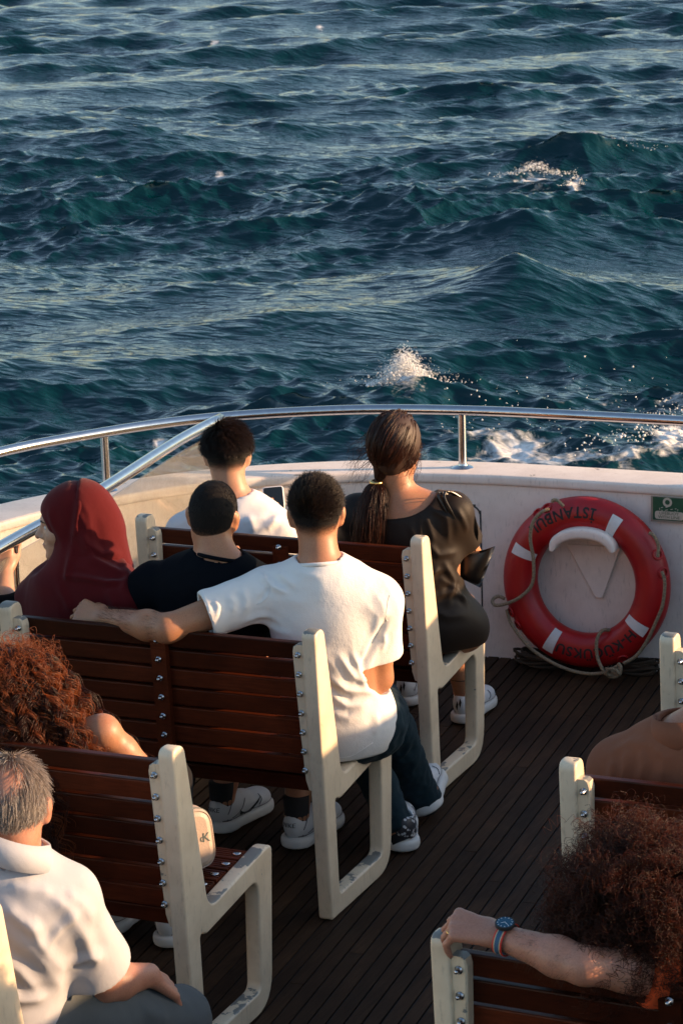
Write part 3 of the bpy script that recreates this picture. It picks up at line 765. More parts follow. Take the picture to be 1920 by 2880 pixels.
def cloth(name, col, rough=.85, weave=900, wv=.25, var=.08, sheen=.04, stretch=(1, 1, 1), spec=.15, sss=0):
    q = NT(name); b = q.b; vec = q.coord(stretch, rand=False); n1 = q.noise(vec, 7, 4); 
    q.l(q.mix(q.ramp(n1, .3, .75), col, tuple(x * (1 - var) for x in col)), b.inputs['Base Color'])
    b.inputs['Roughness'].default_value = rough; b.inputs['Sheen Weight'].default_value = sheen; b.inputs['Specular IOR Level'].default_value = spec
    if sss: b.inputs['Subsurface Weight'].default_value = sss; b.inputs['Subsurface Radius'].default_value = (.02, .02, .02); b.inputs['Subsurface Scale'].default_value = .5
    if weave:
        wvn = q.noise(vec, weave, 2, .5); n2 = q.noise(vec, 55, 4, .6); ad = q.n('Math', operation='MULTIPLY_ADD'); ad.inputs[1].default_value = .5; q.l(wvn, ad.inputs[0]); q.l(n2, ad.inputs[2]); q.bump(ad.outputs[0], wv, .004)
    MATS[name] = q.m; return q.m
def folds(V, N, specs):
    """soft ridges along 3-D polylines: (points, height, width)"""
    out = np.zeros(len(V))
    for pts, h, w_ in specs:
        pts = np.array(pts, float); best = np.full(len(V), 9.0); tt = np.zeros(len(V))
        for i in range(len(pts) - 1):
            a, b_ = pts[i], pts[i + 1]; ba = b_ - a; hh = np.clip((V - a) @ ba / (ba @ ba + 1e-9), 0, 1)
            dd = np.linalg.norm(V - a - hh[:, None] * ba, axis=1); m = dd < best; best[m] = dd[m]; tt[m] = ((i + hh) / (len(pts) - 1))[m]
        taper = np.clip(np.minimum(tt, 1 - tt) * 4 + .25, 0, 1)
        x_ = best / w_; out += h * taper * (np.exp(-x_ ** 1.5) - .22 * np.exp(-((x_ - 2.0) ** 2)))
    return V + N * out[:, None]
def wrinkle(V, F, amp, scale, seed, direction=None, stretch=3.0):
    N = normals(V, F); Q = V.copy()
    if direction is not None:
        d = nrm(direction); Q = V - np.outer(V @ d, d) * (1 - 1 / stretch)
    n = pnoise(Q, scale, seed, 2); n = 1 - np.abs(n) * 1.6
    return V + N * (amp * n)[:, None]

# ------------------------------------------------------------------ hair as curves
def hair_mat(name, c0, c1, rough=.36, glow=.25):
    q = NT(name); b = q.b; hi = q.n('HairInfo'); c = q.mix(hi.outputs['Random'], c0, c1); q.l(c, b.inputs['Base Color']); b.inputs['Roughness'].default_value = rough; b.inputs['Specular IOR Level'].default_value = .3
    tl = q.n('BsdfTranslucent'); q.l(q.mix(1.0, c, (2.2, 1.7, 1.4), 'MULTIPLY'), tl.inputs[0]); mx = q.n('MixShader'); mx.inputs[0].default_value = glow; q.l(b.outputs[0], mx.inputs[1]); q.l(tl.outputs[0], mx.inputs[2]); q.l(mx.outputs[0], q.out.inputs[0]); MATS[name] = q.m
hair_mat('hair_black', (.005, .004, .0035), (.013, .009, .007)); hair_mat('hair_dark', (.007, .0045, .003), (.024, .013, .007)); hair_mat('hair_brown', (.014, .005, .003), (.055, .018, .008)); hair_mat('hair_copper', (.06, .017, .006), (.22, .065, .020), glow=.35); hair_mat('hair_copper_dark', (.010, .0035, .002), (.045, .013, .006), glow=.3)
hair_mat('hair_grey', (.12, .11, .10), (.40, .37, .34)); hair_mat('hair_red', (.012, .004, .002), (.060, .016, .007), glow=.4); hair_mat('arm_hair', (.03, .018, .012), (.06, .035, .02))
def strands(name, P, rad, mat, parent, tip=.35):
    """P: (n, m, 3) world points"""
    n, m, _ = P.shape; base = wloc(parent)
    hc = bpy.data.hair_curves.new(name); hc.add_curves([m] * n)
    hc.attributes['position'].data.foreach_set('vector', (P - base).astype(np.float32).ravel())
    ra = hc.attributes.get('radius') or hc.attributes.new('radius', 'FLOAT', 'POINT')
    prof = np.linspace(1, tip, m); ra.data.foreach_set('value', (rad * np.tile(prof, n)).astype(np.float32))
    hc.materials.append(MATS[mat]); o = bpy.data.objects.new(name, hc); COL.objects.link(o); o.parent = parent; return o
def scalp(c, Rm, s, n, keep, seed, wide=1.0):
    """random points on the cranium in head coordinates with their normals; keep(x, y, z) on unit-scaled local coords"""
    g = np.random.default_rng(seed); d = g.normal(size=(n * 3, 3)); d /= np.linalg.norm(d, axis=1)[:, None]
    r_ = A(.0765 * wide, .0975, .0915); loc = d * r_ + A(0, -.012, .028); nn = d / r_; nn /= np.linalg.norm(nn, axis=1)[:, None]
    m = keep(loc[:, 0], loc[:, 1], loc[:, 2]); loc, nn = loc[m][:n], nn[m][:n]
    # lower back of the head falls straight into the neck instead of turning under
    low = loc[:, 2] < -.02; loc[low, 1] = np.where(loc[low, 1] < 0, np.maximum(loc[low, 1] * .98, loc[low, 1]), loc[low, 1])
    return np.asarray(c) + s * loc @ Rm, nn @ Rm, loc
def short_hair(parent, name, c, Rm, s, keep, mat, n, length, seed, comb=(0, -.3, -.5), rad=.00055, m=5, wide=1.0, lift=.5, chaos=.35, lenfn=None):
    g = np.random.default_rng(seed); rt, nn, loc = scalp(c, Rm, s, n, keep, seed, wide); n = len(rt)
    cd = nrm(comb) @ Rm; tang = cd - nn * (nn @ cd)[:, None]; tang /= np.linalg.norm(tang, axis=1)[:, None] + 1e-6
    L = length * g.uniform(.65, 1.2, n) * (1 if lenfn is None else lenfn(loc))
    cl = pnoise(rt, 22, seed + 1, 2)[:, None] * chaos * .8; j = g.normal(size=(n, 3)) * chaos
    side = np.cross(nn, tang)
    P = np.zeros((n, m, 3)); P[:, 0] = rt - nn * .002
    for i in range(1, m):
        t = i / (m - 1); dr = nn * (lift * (1 - .75 * t)) + tang * (.25 + .9 * t) + side * cl + j * .5; dr /= np.linalg.norm(dr, axis=1)[:, None]
        P[:, i] = P[:, i - 1] + dr * (L / (m - 1))[:, None]
    return strands(name, P, rad, mat, parent)

# ------------------------------------------------------------------ person kit
def person(label, group=None, loc=None, prims=None, mat='skin_light', h=.0055, subs=(), fn=None):
    v = Vol(prims, h)
    for s_ in subs: v.sub(s_, .004)
    V, F = v.mesh(1)
    if fn: V = fn(V, F)
    o = put('person', V, F, mat, None, loc); tag(o, label, 'person', group); return o
def garment(parent, name, prims, mat, h=.0065, cuts=(), subs=(), k_sub=.006, smooth=2, fn=None, label=None):
    v = Vol(prims, h)
    for c in cuts: v.cut(*c)
    for s_ in subs: v.sub(s_, k_sub)
    V, F = v.mesh(smooth)
    if fn: V = fn(V, F)
    o = put(name, V, F, mat, parent)
    if label: o['label'] = label
    return o
def shoe_vol(h=.006, high=.0):
    P = [ell((0, .052, .070), (.036, .050, .052 + high), None, .02), cone((0, .07, .062), (0, .19, .046), .041, .037, .02), ell((0, .222, .045), (.046, .064, .036), None, .02), cone((0, .09, .088), (0, .155, .074), .027, .024, .02)]
    v = Vol(P, h); v.cut((0, 0, .018), (0, 0, -1), .004); v.cut((0, .05, .108 + high), (0, -.10, 1), .008, ((0, .03, .11), .085)); v.sub(cone((0, .056, .135), (0, .064, .085), .032, .027), .006); return v
def sole_vol(h=.006):
    P = [cone((0, .052, .018), (0, .06, .018), .050, .050, .0), cone((0, .06, .018), (0, .215, .018), .043, .0525, .01), ell((0, .232, .018), (.051, .063, .06), None, .01)]
    v = Vol(P, h); v.cut((0, 0, .036), (0, 0, 1), .004); v.cut((0, 0, 0.001), (0, 0, -1), .004); return v
SHOE = shoe_vol().mesh(1); SOLE = sole_vol().mesh(1)
def side_mark(V, sgn, pts2, thick=.0015):
    """flat shape (y, z) pressed against the side of the shoe"""
    n = len(pts2); X = []
    for (yy, zz) in pts2:
        dd = np.hypot(V[:, 1] - yy, V[:, 2] - zz) - (sgn * V[:, 0] > 0) * .0 + (sgn * V[:, 0] <= 0) * 9
        near = np.argsort(dd)[:5]; X.append((sgn * (np.max(sgn * V[near, 0]) + thick), yy, zz))
    return np.array(X)
def swoosh_pts():
    top = [(.085, .062), (.105, .047), (.135, .043), (.17, .055), (.205, .072)]; bot = [(.205, .072), (.17, .047), (.135, .030), (.105, .030), (.088, .043)]
    T = spline([A(*p) for p in top], 4); Bq = spline([A(*p) for p in bot], 4); return T, Bq[::-1]
def shoe(parent, heel, toe_dir, up=(0, 0, 1), s=1.0, mat='shoe_white', solemat='sole_white', mark=None, heelmat=None, text=None):
    f = nrm(toe_dir); r_ = nrm(np.cross(f, up)); u = np.cross(r_, f); Mx = np.stack([r_, f, u]); heel = np.asarray(heel, float)
    tr = lambda V: heel + s * np.asarray(V) @ Mx
    o = put('shoe', tr(SHOE[0]), SHOE[1], mat, parent); put('sole', tr(SOLE[0]), SOLE[1], solemat, o)
    lace = B()
    for k in range(5):
        yy = .125 + .017 * k; zz = .104 - .0085 * k; lace.tube([tr((-.021, yy, zz - .006)), tr((0, yy + .003, zz + .004)), tr((.021, yy, zz - .006))], .0028 * s, 6)
    lace.obj('lace', solemat, o, smooth=True)
    st = B()
    for sg in (-1, 1):
        for pts in ([(.185, .046), (.200, .060), (.196, .076)], [(.050, .045), (.095, .058), (.125, .084)], [(.030, .060), (.050, .090), (.060, .100)], [(.02, .040), (.08, .040), (.15, .040), (.22, .040), (.262, .042)]):
            st.tube([tr(p) for p in side_mark(SHOE[0], sg, [tuple(q_) for q_ in spline([A(*p) for p in pts], 3)], .0006)], .0013 * s, 5)
    st.obj('stitching', 'shoe_stitch', o, smooth=True)
    if mark:
        for sg in (-1, 1):
            T, Bq = swoosh_pts(); a = side_mark(SHOE[0], sg, T); c_ = side_mark(SHOE[0], sg, Bq); n = len(a); V = np.concatenate([a, c_]); F = [(i, i + 1, n + i + 1, n + i) for i in range(n - 1)]
            put('side_stripe', tr(V), F, mark, o)
    if heelmat:
        V, F = SHOE; cen = V[F].mean(1); m = (cen[:, 1] < .055) & (cen[:, 2] > .05) & (np.hypot(cen[:, 0], cen[:, 1] - .056) > .033); N = normals(V, F); put('heel_patch', tr(V + N * .0012), F[m], heelmat, o)
    if text:
        me = text_mesh(text, .019); V0 = SHOE[0]
        def fn(c):
            out = []
            for x_, z_, _ in c:
                zz = .072 + z_; dd = np.hypot(V0[:, 0] - x_, V0[:, 2] - zz) + (V0[:, 1] > .05) * 9; near = np.argsort(dd)[:4]; out.append((x_, V0[near, 1].min() - .0015, zz))
            return tr(np.array(out)) - wloc(o)
        map_verts(me, fn); me.materials.append(MATS['black_rubber']); link('lettering', me, o)
    return o
simple('shoe_stitch', (.20, .20, .21), .7); simple('shoe_white', (.60, .61, .62), .5, bump=.15, bscale=90, var=.1); simple('sole_white', (.66, .65, .62), .55, var=.15); simple('sock_black', (.012, .012, .014), .9); simple('sock_white', (.6, .6, .6), .9)
q = NT('bandana_print'); vec = q.coord((1, 1, 1)); vo = q.n('TexVoronoi'); vo.inputs['Scale'].default_value = 70; q.l(vec, vo.inputs['Vector'])
q.l(q.ramp(vo.outputs['Distance'], .30, .36, (.5, .5, .5, 1), (.02, .02, .025, 1)), q.b.inputs['Base Color']); MATS['bandana_print'] = q.m
simple('gold', (.75, .5, .18), .25, 1)

# ================================================================== PEOPLE
VF = nrm(A(-.405, .914, 0))
def pin(V, pts):
    """photograph pixels -> points on the near surface of V"""
    w_ = V - CAM; z_ = w_ @ FWD; u = 960 + FPX * (w_ @ RGT) / z_; v = 1440 - FPX * (w_ @ UPV) / z_; out = []
    for (a, b_) in pts:
        dd = np.hypot(u - a, v - b_); m = np.where(dd < max(14, dd.min() + 4))[0]; out.append(V[m[np.argmin(z_[m])]])
    return np.array(out)
def fold_fn(specs, amp=.0, scale=9, seed=3, direction=None):
    def fn(V, F):
        if amp: V = wrinkle(V, F, amp, scale, seed, direction)
        if specs:
            N = normals(V, F); V = folds(V, N, [(pin(V, p), h, w_) for p, h, w_ in specs])
        return lap(V, F, .25)
    return fn
cloth('tee_white', (.78, .76, .73), weave=420, wv=.35, sss=.05); cloth('tee_far', (.74, .74, .76)); cloth('tee_navy', (.0028, .0042, .0068), sheen=0, spec=.06); cloth('jeans', (.009, .024, .032), weave=500, var=.35); cloth('hijab_red', (.085, .0030, .0045), var=.15, sheen=.1)
cloth('black_top', (.004, .004, .005), sheen=0, spec=.06); cloth('shirt_pale', (.44, .445, .48), rough=.7); cloth('shirt_brown', (.215, .082, .044), var=.12); cloth('sleeve_orange', (.62, .09, .025)); cloth('trousers_grey', (.085, .095, .10)); cloth('shorts_dark', (.01, .01, .012))
q = NT('satin_black'); b = q.b; b.inputs['Base Color'].default_value = (.010, .006, .0042, 1); b.inputs['Roughness'].default_value = .62; b.inputs['Sheen Weight'].default_value = .08; b.inputs['Sheen Tint'].default_value = (.8, .5, .3, 1); b.inputs['Specular IOR Level'].default_value = .25; MATS['satin_black'] = q.m
q = NT('floral_top'); vec = q.coord(); vo = q.n('TexVoronoi'); vo.inputs['Scale'].default_value = 45; q.l(vec, vo.inputs['Vector']); q.l(q.ramp(vo.outputs['Distance'], .2, .42, (.42, .45, .62, 1), (.05, .06, .14, 1)), q.b.inputs['Base Color']); q.b.inputs['Roughness'].default_value = .8; MATS['floral_top'] = q.m
def arm(sh, el, wr, s=1.0): return limb(sh, el, wr, .049 * s, .040 * s, .0275 * s)
def leg(hip, kn, an, s=1.0): return limb(hip, kn, an, .084 * s, .056 * s, .037 * s)
def foot(an, heel, toe_dir): return [cone(an, np.asarray(heel) + nrm(toe_dir) * .055 + A(0, 0, .05), .032, .030, .02), cone(np.asarray(heel) + nrm(toe_dir) * .05 + A(0, 0, .045), np.asarray(heel) + nrm(toe_dir) * .19 + A(0, 0, .04), .03, .028, .02)]
def scalp_base(parent, L, Rm, s, mat, nape=-.055, front=.055, wide=1.0, fade=None, d=.003):
    c_ = L(0, -.012, .028); P = [ell(c_, s * A(.075 * wide + d, .096 + d, .090 + d), Rm, .01), ell(L(0, -.045, -.03), s * A(.052 * wide, .046 + d, .05), Rm, .03)]
    v = Vol(P, .006); v.cut(L(0, -.05, nape), nrm(-Rm[2] + Rm[1] * .35), .012); v.cut(L(0, front, .03), nrm(Rm[1] + Rm[2] * -.25), .012)
    v.cut(L(0, .0, -.012), nrm(Rm[1] * 1.0 - Rm[2] * .6), .015)
    V, F = v.mesh(1); o = put('hair_base', V, F, mat, parent)
    lz = ((V - L(0, 0, 0)) @ Rm.T)[:, 2] / s; f0, f1 = fade or (-9, -8); at = o.data.attributes.new('fade', 'FLOAT', 'POINT'); at.data.foreach_set('value', np.clip((lz - f0) / (f1 - f0), 0, 1).astype(np.float32)); return o
q = NT('scalp_dark'); q.b.inputs['Base Color'].default_value = (.008, .006, .005, 1); q.b.inputs['Roughness'].default_value = .8; q.b.inputs['Specular IOR Level'].default_value = .2
vec = q.coord(); nz = q.noise(vec, 900, 2); at = q.n('Attribute', attribute_name='fade'); sm = q.n('MapRange'); q.l(nz, sm.inputs[0]); sm.inputs[1].default_value = .3; sm.inputs[2].default_value = .7
gt = q.n('Math', operation='GREATER_THAN'); q.l(at.outputs['Fac'], gt.inputs[0]); q.l(sm.outputs[0], gt.inputs[1]); tr_ = q.n('BsdfTransparent'); mx = q.n('MixShader'); q.l(gt.outputs[0], mx.inputs[0]); q.l(tr_.outputs[0], mx.inputs[1]); q.l(q.b.outputs[0], mx.inputs[2]); q.l(mx.outputs[0], q.out.inputs[0]); MATS['scalp_dark'] = q.m
simple('scalp_brown', (.035, .015, .008), .6); simple('scalp_grey', (.26, .22, .19), .7)

def seam(o, pts, r=.0011, mat=None, n=6):
    """stitched seam that follows the near surface of a garment"""
    me = o.data; co = np.zeros(len(me.vertices) * 3, np.float32); me.vertices.foreach_get('co', co); V = co.reshape(-1, 3).astype(float) + wloc(o)
    P = pin(V, [tuple(p[:2]) for p in spline([A(p[0], p[1], 0) for p in pts], n)]); P = [P[0]] + [(P[i - 1] + P[i] * 2 + P[i + 1]) / 4 for i in range(1, len(P) - 1)] + [P[-1]]
    tc = nrm(CAM - P[0]); return B().tube([p + tc * .0009 for p in P], r * .8, 5).obj('seam', mat or o.data.materials[0], o, smooth=True)
# ---------------------------------------------------------------- man in white T-shirt, arm along the bench
def man_white():
    hd = Uy(889, 1446, .26); nk = Uy(900, 1592, .215); shL = Uy(752, 1668, .175); shR = Uy(1062, 1690, .285); elL = Uy(470, 1768, -.02); wrL = Uy(292, 1738, .045)
    elR = Uy(1064, 1906, .33); wrR = A(-.14, .58, .62); pel = A(-.085, .275, .505); hipL, hipR = A(-.19, .33, .485), A(.0, .34, .49)
    knL = A(-.30, .74, .49); anL = Uy(1116, 2330, .60); knR = Uy(1062, 1975, .72); anR = Uy(1192, 2246, .88)
    H, L, Rm = head_prims(hd, nrm(A(-.42, .91, -.02)), s=.93)
    T, Tf = torso_prims(pel, nk, shL, shR, .90); nckd = nk - Tf[2] * .01
    hl, kn, tips, sd = hand_prims(wrL, Uy(196, 1712, .07) - wrL, A(.15, -.62, .78), -1, (38, 72, 45), (.7, .55, -.6), 1.05, .10)
    hr, *_ = hand_prims(wrR, A(-.6, .5, -.3), A(.2, .1, 1), 1)
    heelL = Uy(1136, 2404, .56); heelL[2] = .004; tdL = nrm(A(-.42, .9, 0)); heelR = Uy(1206, 2306, .83); heelR[2] = .03; tdR = nrm(A(-.30, .95, .05))
    P = H + [cone(L(0, -.03, -.055), nckd, .054, .062, .03)] + T + arm(shL, elL, wrL, 1.02) + arm(shR, elR, wrR, 1.02) + hl + hr + leg(hipL, knL, anL) + leg(hipR, knR, anR) + foot(anL, heelL, tdL) + [cone(anR, heelR + tdR * .06 + A(0, 0, .06), .032, .028, .02)]
    o = person('man in white T-shirt with his left arm stretched along the bench back', None, (-.1, .3, .43), P, 'skin_tan', .0052, eye_subs(L))
    # jeans
    J = [infl(p, .002) for p in T[:1]] + [infl(p, .012) for p in leg(hipL, knL, anL)] + [infl(p, .012) for p in leg(hipR, knR, anR)] + [cone(anL + (knL - anL) * .12, anL + A(0, 0, .0), .050, .056, .01), cone(anR + (knR - anR) * .12, anR, .050, .056, .01), ell(pel + A(-.01, .05, -.045), A(.160, .150, .08), Tf, .04)]
    garment(o, 'jeans', J, 'jeans', .0065, [(anL + nrm(anL - knL) * .012, anL - knL, .008, (anL, .11)), (anR + nrm(anR - knR) * .012, anR - knR, .008, (anR, .11))], fn=fold_fn([], .004, 11, 5))
    # shirt
    sl = shL + (elL - shL) * .60; sr = shR + (elR - shR) * .66
    S = [infl(p, .020) for p in T] + [ell(pel + A(-.02, .03, .02), A(.158, .150, .14), Tf, .06), ell(pel + A(-.02, .06, -.035), A(.165, .165, .10), Tf, .05), cone(shL, sl, .072, .070, .035), cone(sl, sl + (elL - shL) * .08, .070, .073, .01), cone(shR, sr, .070, .071, .035), cone(sr, sr + (elR - shR) * .08, .071, .074, .01)]
    cuts = [(sl + (elL - shL) * .02, elL - shL, .006, (sl, .13)), (sr + (elR - shR) * .02, elR - shR, .006, (sr, .125)), (A(-.04, .15, .425), A(.12, -.05, -1), .008)]
    subs = [cone(nckd + Tf[2] * .02, L(0, -.03, -.06), .067, .06), cone(sl + (elL - shL) * .02, sl + (elL - shL) * .12, .060, .062), cone(sr + (elR - shR) * .03, sr + (elR - shR) * .10, .058, .058)]
    fc = lambda *p: [(480 + .6276 * x_, 1295 + .6276 * y_) for x_, y_ in p]
    fo = [(fc((975, 735), (945, 800), (905, 880), (872, 945)), -.012, .010), (fc((825, 890), (868, 955), (900, 1005)), .008, .009), (fc((755, 890), (830, 985), (895, 1022)), .008, .011), (fc((700, 985), (790, 1045), (885, 1042), (935, 1028)), .009, .012), (fc((735, 1075), (800, 1112), (870, 1105), (935, 1060)), .007, .012),
          (fc((722, 1030), (770, 1082), (840, 1078)), -.006, .009), (fc((725, 1150), (810, 1165), (905, 1095)), .005, .013), (fc((940, 1130), (945, 1190), (925, 1240)), .005, .012), (fc((425, 488), (424, 560), (402, 655)), -.005, .006), (fc((404, 488), (440, 545), (505, 585)), .009, .009), (fc((478, 478), (500, 525), (540, 560)), .006, .010), (fc((440, 600), (520, 640), (600, 650)), .003, .016),
          (fc((195, 605), (232, 645), (222, 705)), .006, .009), (fc((255, 580), (298, 625), (290, 700)), .006, .010), (fc((318, 552), (352, 612), (345, 692)), .006, .010), (fc((150, 640), (180, 680), (190, 720)), .004, .007), (fc((335, 745), (405, 718), (480, 745)), .006, .010), (fc((360, 770), (430, 760), (520, 790)), .005, .012),
          (fc((930, 590), (965, 650), (985, 720)), .004, .014), (fc((960, 790), (975, 830), (955, 870)), .005, .008), (fc((880, 640), (930, 720), (945, 800)), .004, .018), (fc((640, 860), (720, 930), (800, 1000)), .004, .02), (fc((560, 480), (600, 500), (660, 505)), .003, .010)]
    sh = garment(o, 't_shirt', S, 'tee_white', .0048, cuts, subs, fn=fold_fn(fo, .0012, 5.5, 8, A(.3, 0, 1)))
    seam(sh, fc((420, 488), (424, 560), (412, 620), (400, 660)), .0013); seam(sh, fc((745, 1352), (800, 1350), (860, 1322), (920, 1280))); seam(sh, fc((128, 628), (160, 690), (200, 742))); seam(sh, fc((1000, 588), (990, 660), (975, 740)), .0011)
    ring = [nckd + Tf[2] * .018 + .066 * (math.cos(a) * Tf[0] + math.sin(a) * Tf[1]) + Tf[2] * (-.022 * math.sin(a)) for a in np.linspace(0, 6.283, 28, endpoint=False)]
    B().tube(ring, .0062, 8, True).obj('collar', 'tee_white', sh, smooth=True)
    # hair: short crop with faded sides
    scalp_base(o, L, Rm, .93, 'scalp_dark', -.075, fade=(-.062, .005))
    gk = np.random.default_rng(6); keep = lambda x, y, z: (z > -.064 + gk.uniform(0, .06, len(z)) + .10 * np.clip(y + .05, 0, 1)) & (y < .06 + z * .3) & ~((np.abs(x) > .06) & (z < .0) & (y > -.045))
    short_hair(o, 'hair', hd, Rm, .93, keep, 'hair_dark', 16000, .024, 41, (.15, .25, .1), .0006, 5, lift=.9, chaos=.5, lenfn=lambda l: .18 + .95 * np.clip((l[:, 2] + .02) / .07, 0, 1))
    g = np.random.default_rng(3); n = 900; t = g.uniform(.05, 1, n); a0 = g.uniform(0, 6.28, n); ax = wrL + np.outer(t, elL - wrL); d = nrm(elL - wrL); e1 = nrm(np.cross(d, A(0, 0, 1))); e2 = np.cross(d, e1)
    rr = .029 + .013 * t; nn = np.cos(a0)[:, None] * e1 + np.sin(a0)[:, None] * e2; Pp = np.stack([ax + nn * rr[:, None], ax + nn * (rr + .006)[:, None] - d * .006, ax + nn * (rr + .008)[:, None] - d * .014], 1); strands('arm_hair', Pp, .00028, 'arm_hair', o)
    for an, kn_ in ((anL, knL), (anR, knR)):
        d = nrm(kn_ - an); B().tube([an - d * .045, an + d * .02], .036, 14).obj('sock', 'sock_black', o, smooth=True)
    for hl_, td, up in ((heelL, tdL, (0, 0, 1)), (heelR, tdR, nrm(A(-.45, 0, .9)))):
        s_ = shoe(o, hl_, td, up, 1.05, heelmat='bandana_print'); s_['label'] = 'white leather sneaker with a patterned heel patch'
man_white()

# ---------------------------------------------------------------- man in navy T-shirt, hand at his chin
def man_navy():
    hd = Uy(600, 1452, .27); nk = Uy(618, 1575, .22); shL = Uy(430, 1650, .22); shR = Uy(742, 1668, .26); elL = A(-.70, .36, .62); wrL = A(-.60, .58, .56); elR = A(-.30, .50, .68); wrR = Uy(655, 1640, .42)
    pel = A(-.50, .25, .505); hipL, hipR = A(-.59, .32, .485), A(-.42, .32, .485); heelR = Uy(812, 2385, .47); heelR[2] = .004; heelL = Uy(600, 2345, .52); heelL[2] = .004
    tdR = nrm(A(.10, 1, 0)); tdL = nrm(A(.16, 1, 0)); anR = heelR + tdR * .055 + A(0, 0, .10); anL = heelL + tdL * .055 + A(0, 0, .10); knR = A(-.40, .76, .50); knL = A(-.60, .76, .50)
    H, L, Rm = head_prims(hd, nrm(A(-.22, .97, -.06)), nrm(A(.10, 0, 1)), .90, wide=1.0)
    T, Tf = torso_prims(pel, nk, shL, shR, .96); nckd = nk - Tf[2] * .01
    hr, *_ = hand_prims(wrR, nrm(A(.02, -.05, 1)), nrm(A(.85, -.45, .1)), 1, (35, 70, 40), (.9, .4, -.5), 1.0)
    hl, *_ = hand_prims(wrL, A(.5, .6, -.2), A(0, .2, 1), -1)
    P = H + [cone(L(0, -.03, -.055), nckd, .054, .062, .03)] + T + arm(shL, elL, wrL) + arm(shR, elR, wrR) + hl + hr + leg(hipL, knL, anL) + leg(hipR, knR, anR) + foot(anL, heelL, tdL) + foot(anR, heelR, tdR)
    o = person('man in navy T-shirt holding his right hand up to his chin', None, (-.5, .3, .43), P, 'skin_tan', .007, eye_subs(L))
    garment(o, 'shorts', [infl(p, .016) for p in T[:1]] + [cone(hipL, hipL + (knL - hipL) * .8, .10, .085, .03), cone(hipR, hipR + (knR - hipR) * .8, .10, .085, .03)], 'shorts_dark', .009)
    sl = shL + (elL - shL) * .6; sr = shR + (elR - shR) * .6
    S = [infl(p, .017) for p in T] + [ell(pel + A(0, .03, 0), A(.19, .145, .13), Tf, .05), cone(shL, sl, .068, .070, .03), cone(shR, sr, .068, .070, .03)]
    sh = garment(o, 't_shirt', S, 'tee_navy', .007, [(sl, elL - shL, .006, (sl, .12)), (sr, elR - shR, .006, (sr, .12))], [cone(nckd + Tf[2] * .02, L(0, -.03, -.06), .066, .058)], fn=fold_fn([([(440, 1640), (520, 1600), (560, 1585)], .004, .02), ([(430, 1690), (520, 1660), (640, 1640)], .004, .025)], .003, 5, 4))
    ring = [nckd + Tf[2] * .018 + .065 * (math.cos(a) * Tf[0] + math.sin(a) * Tf[1]) - Tf[2] * (.022 * math.sin(a)) for a in np.linspace(0, 6.283, 28, endpoint=False)]
    B().tube(ring, .006, 8, True).obj('collar', 'tee_navy', sh, smooth=True)
    scalp_base(o, L, Rm, .90, 'scalp_dark', -.092, fade=(-.086, -.012))
    gk = np.random.default_rng(5); keep = lambda x, y, z: (z > -.074 + gk.uniform(0, .06, len(z)) + .10 * np.clip(y + .05, 0, 1)) & (y < .06 + z * .3) & ~((np.abs(x) > .06) & (z < -.01) & (y > -.045))
    short_hair(o, 'hair', hd, Rm, .90, keep, 'hair_black', 14000, .0085, 42, (0, -.3, -.8), .00055, 4, lift=.75, chaos=.3)
    for an in (anL, anR): B().tube([an + A(0, 0, -.085), an + A(0, 0, -.03), an + A(0, 0, .06)], [.034, .0385, .0415], 14).obj('sock', 'sock_black', o, smooth=True)
    s1 = shoe(o, heelR, tdR, s=1.04, mark='black_rubber', text='NIKE'); s2 = shoe(o, heelL, tdL, s=1.04, mark='black_rubber', text='NIKE')
    return tip_between(hr)
def tip_between(hp): return hp[-1][2]
man_navy()

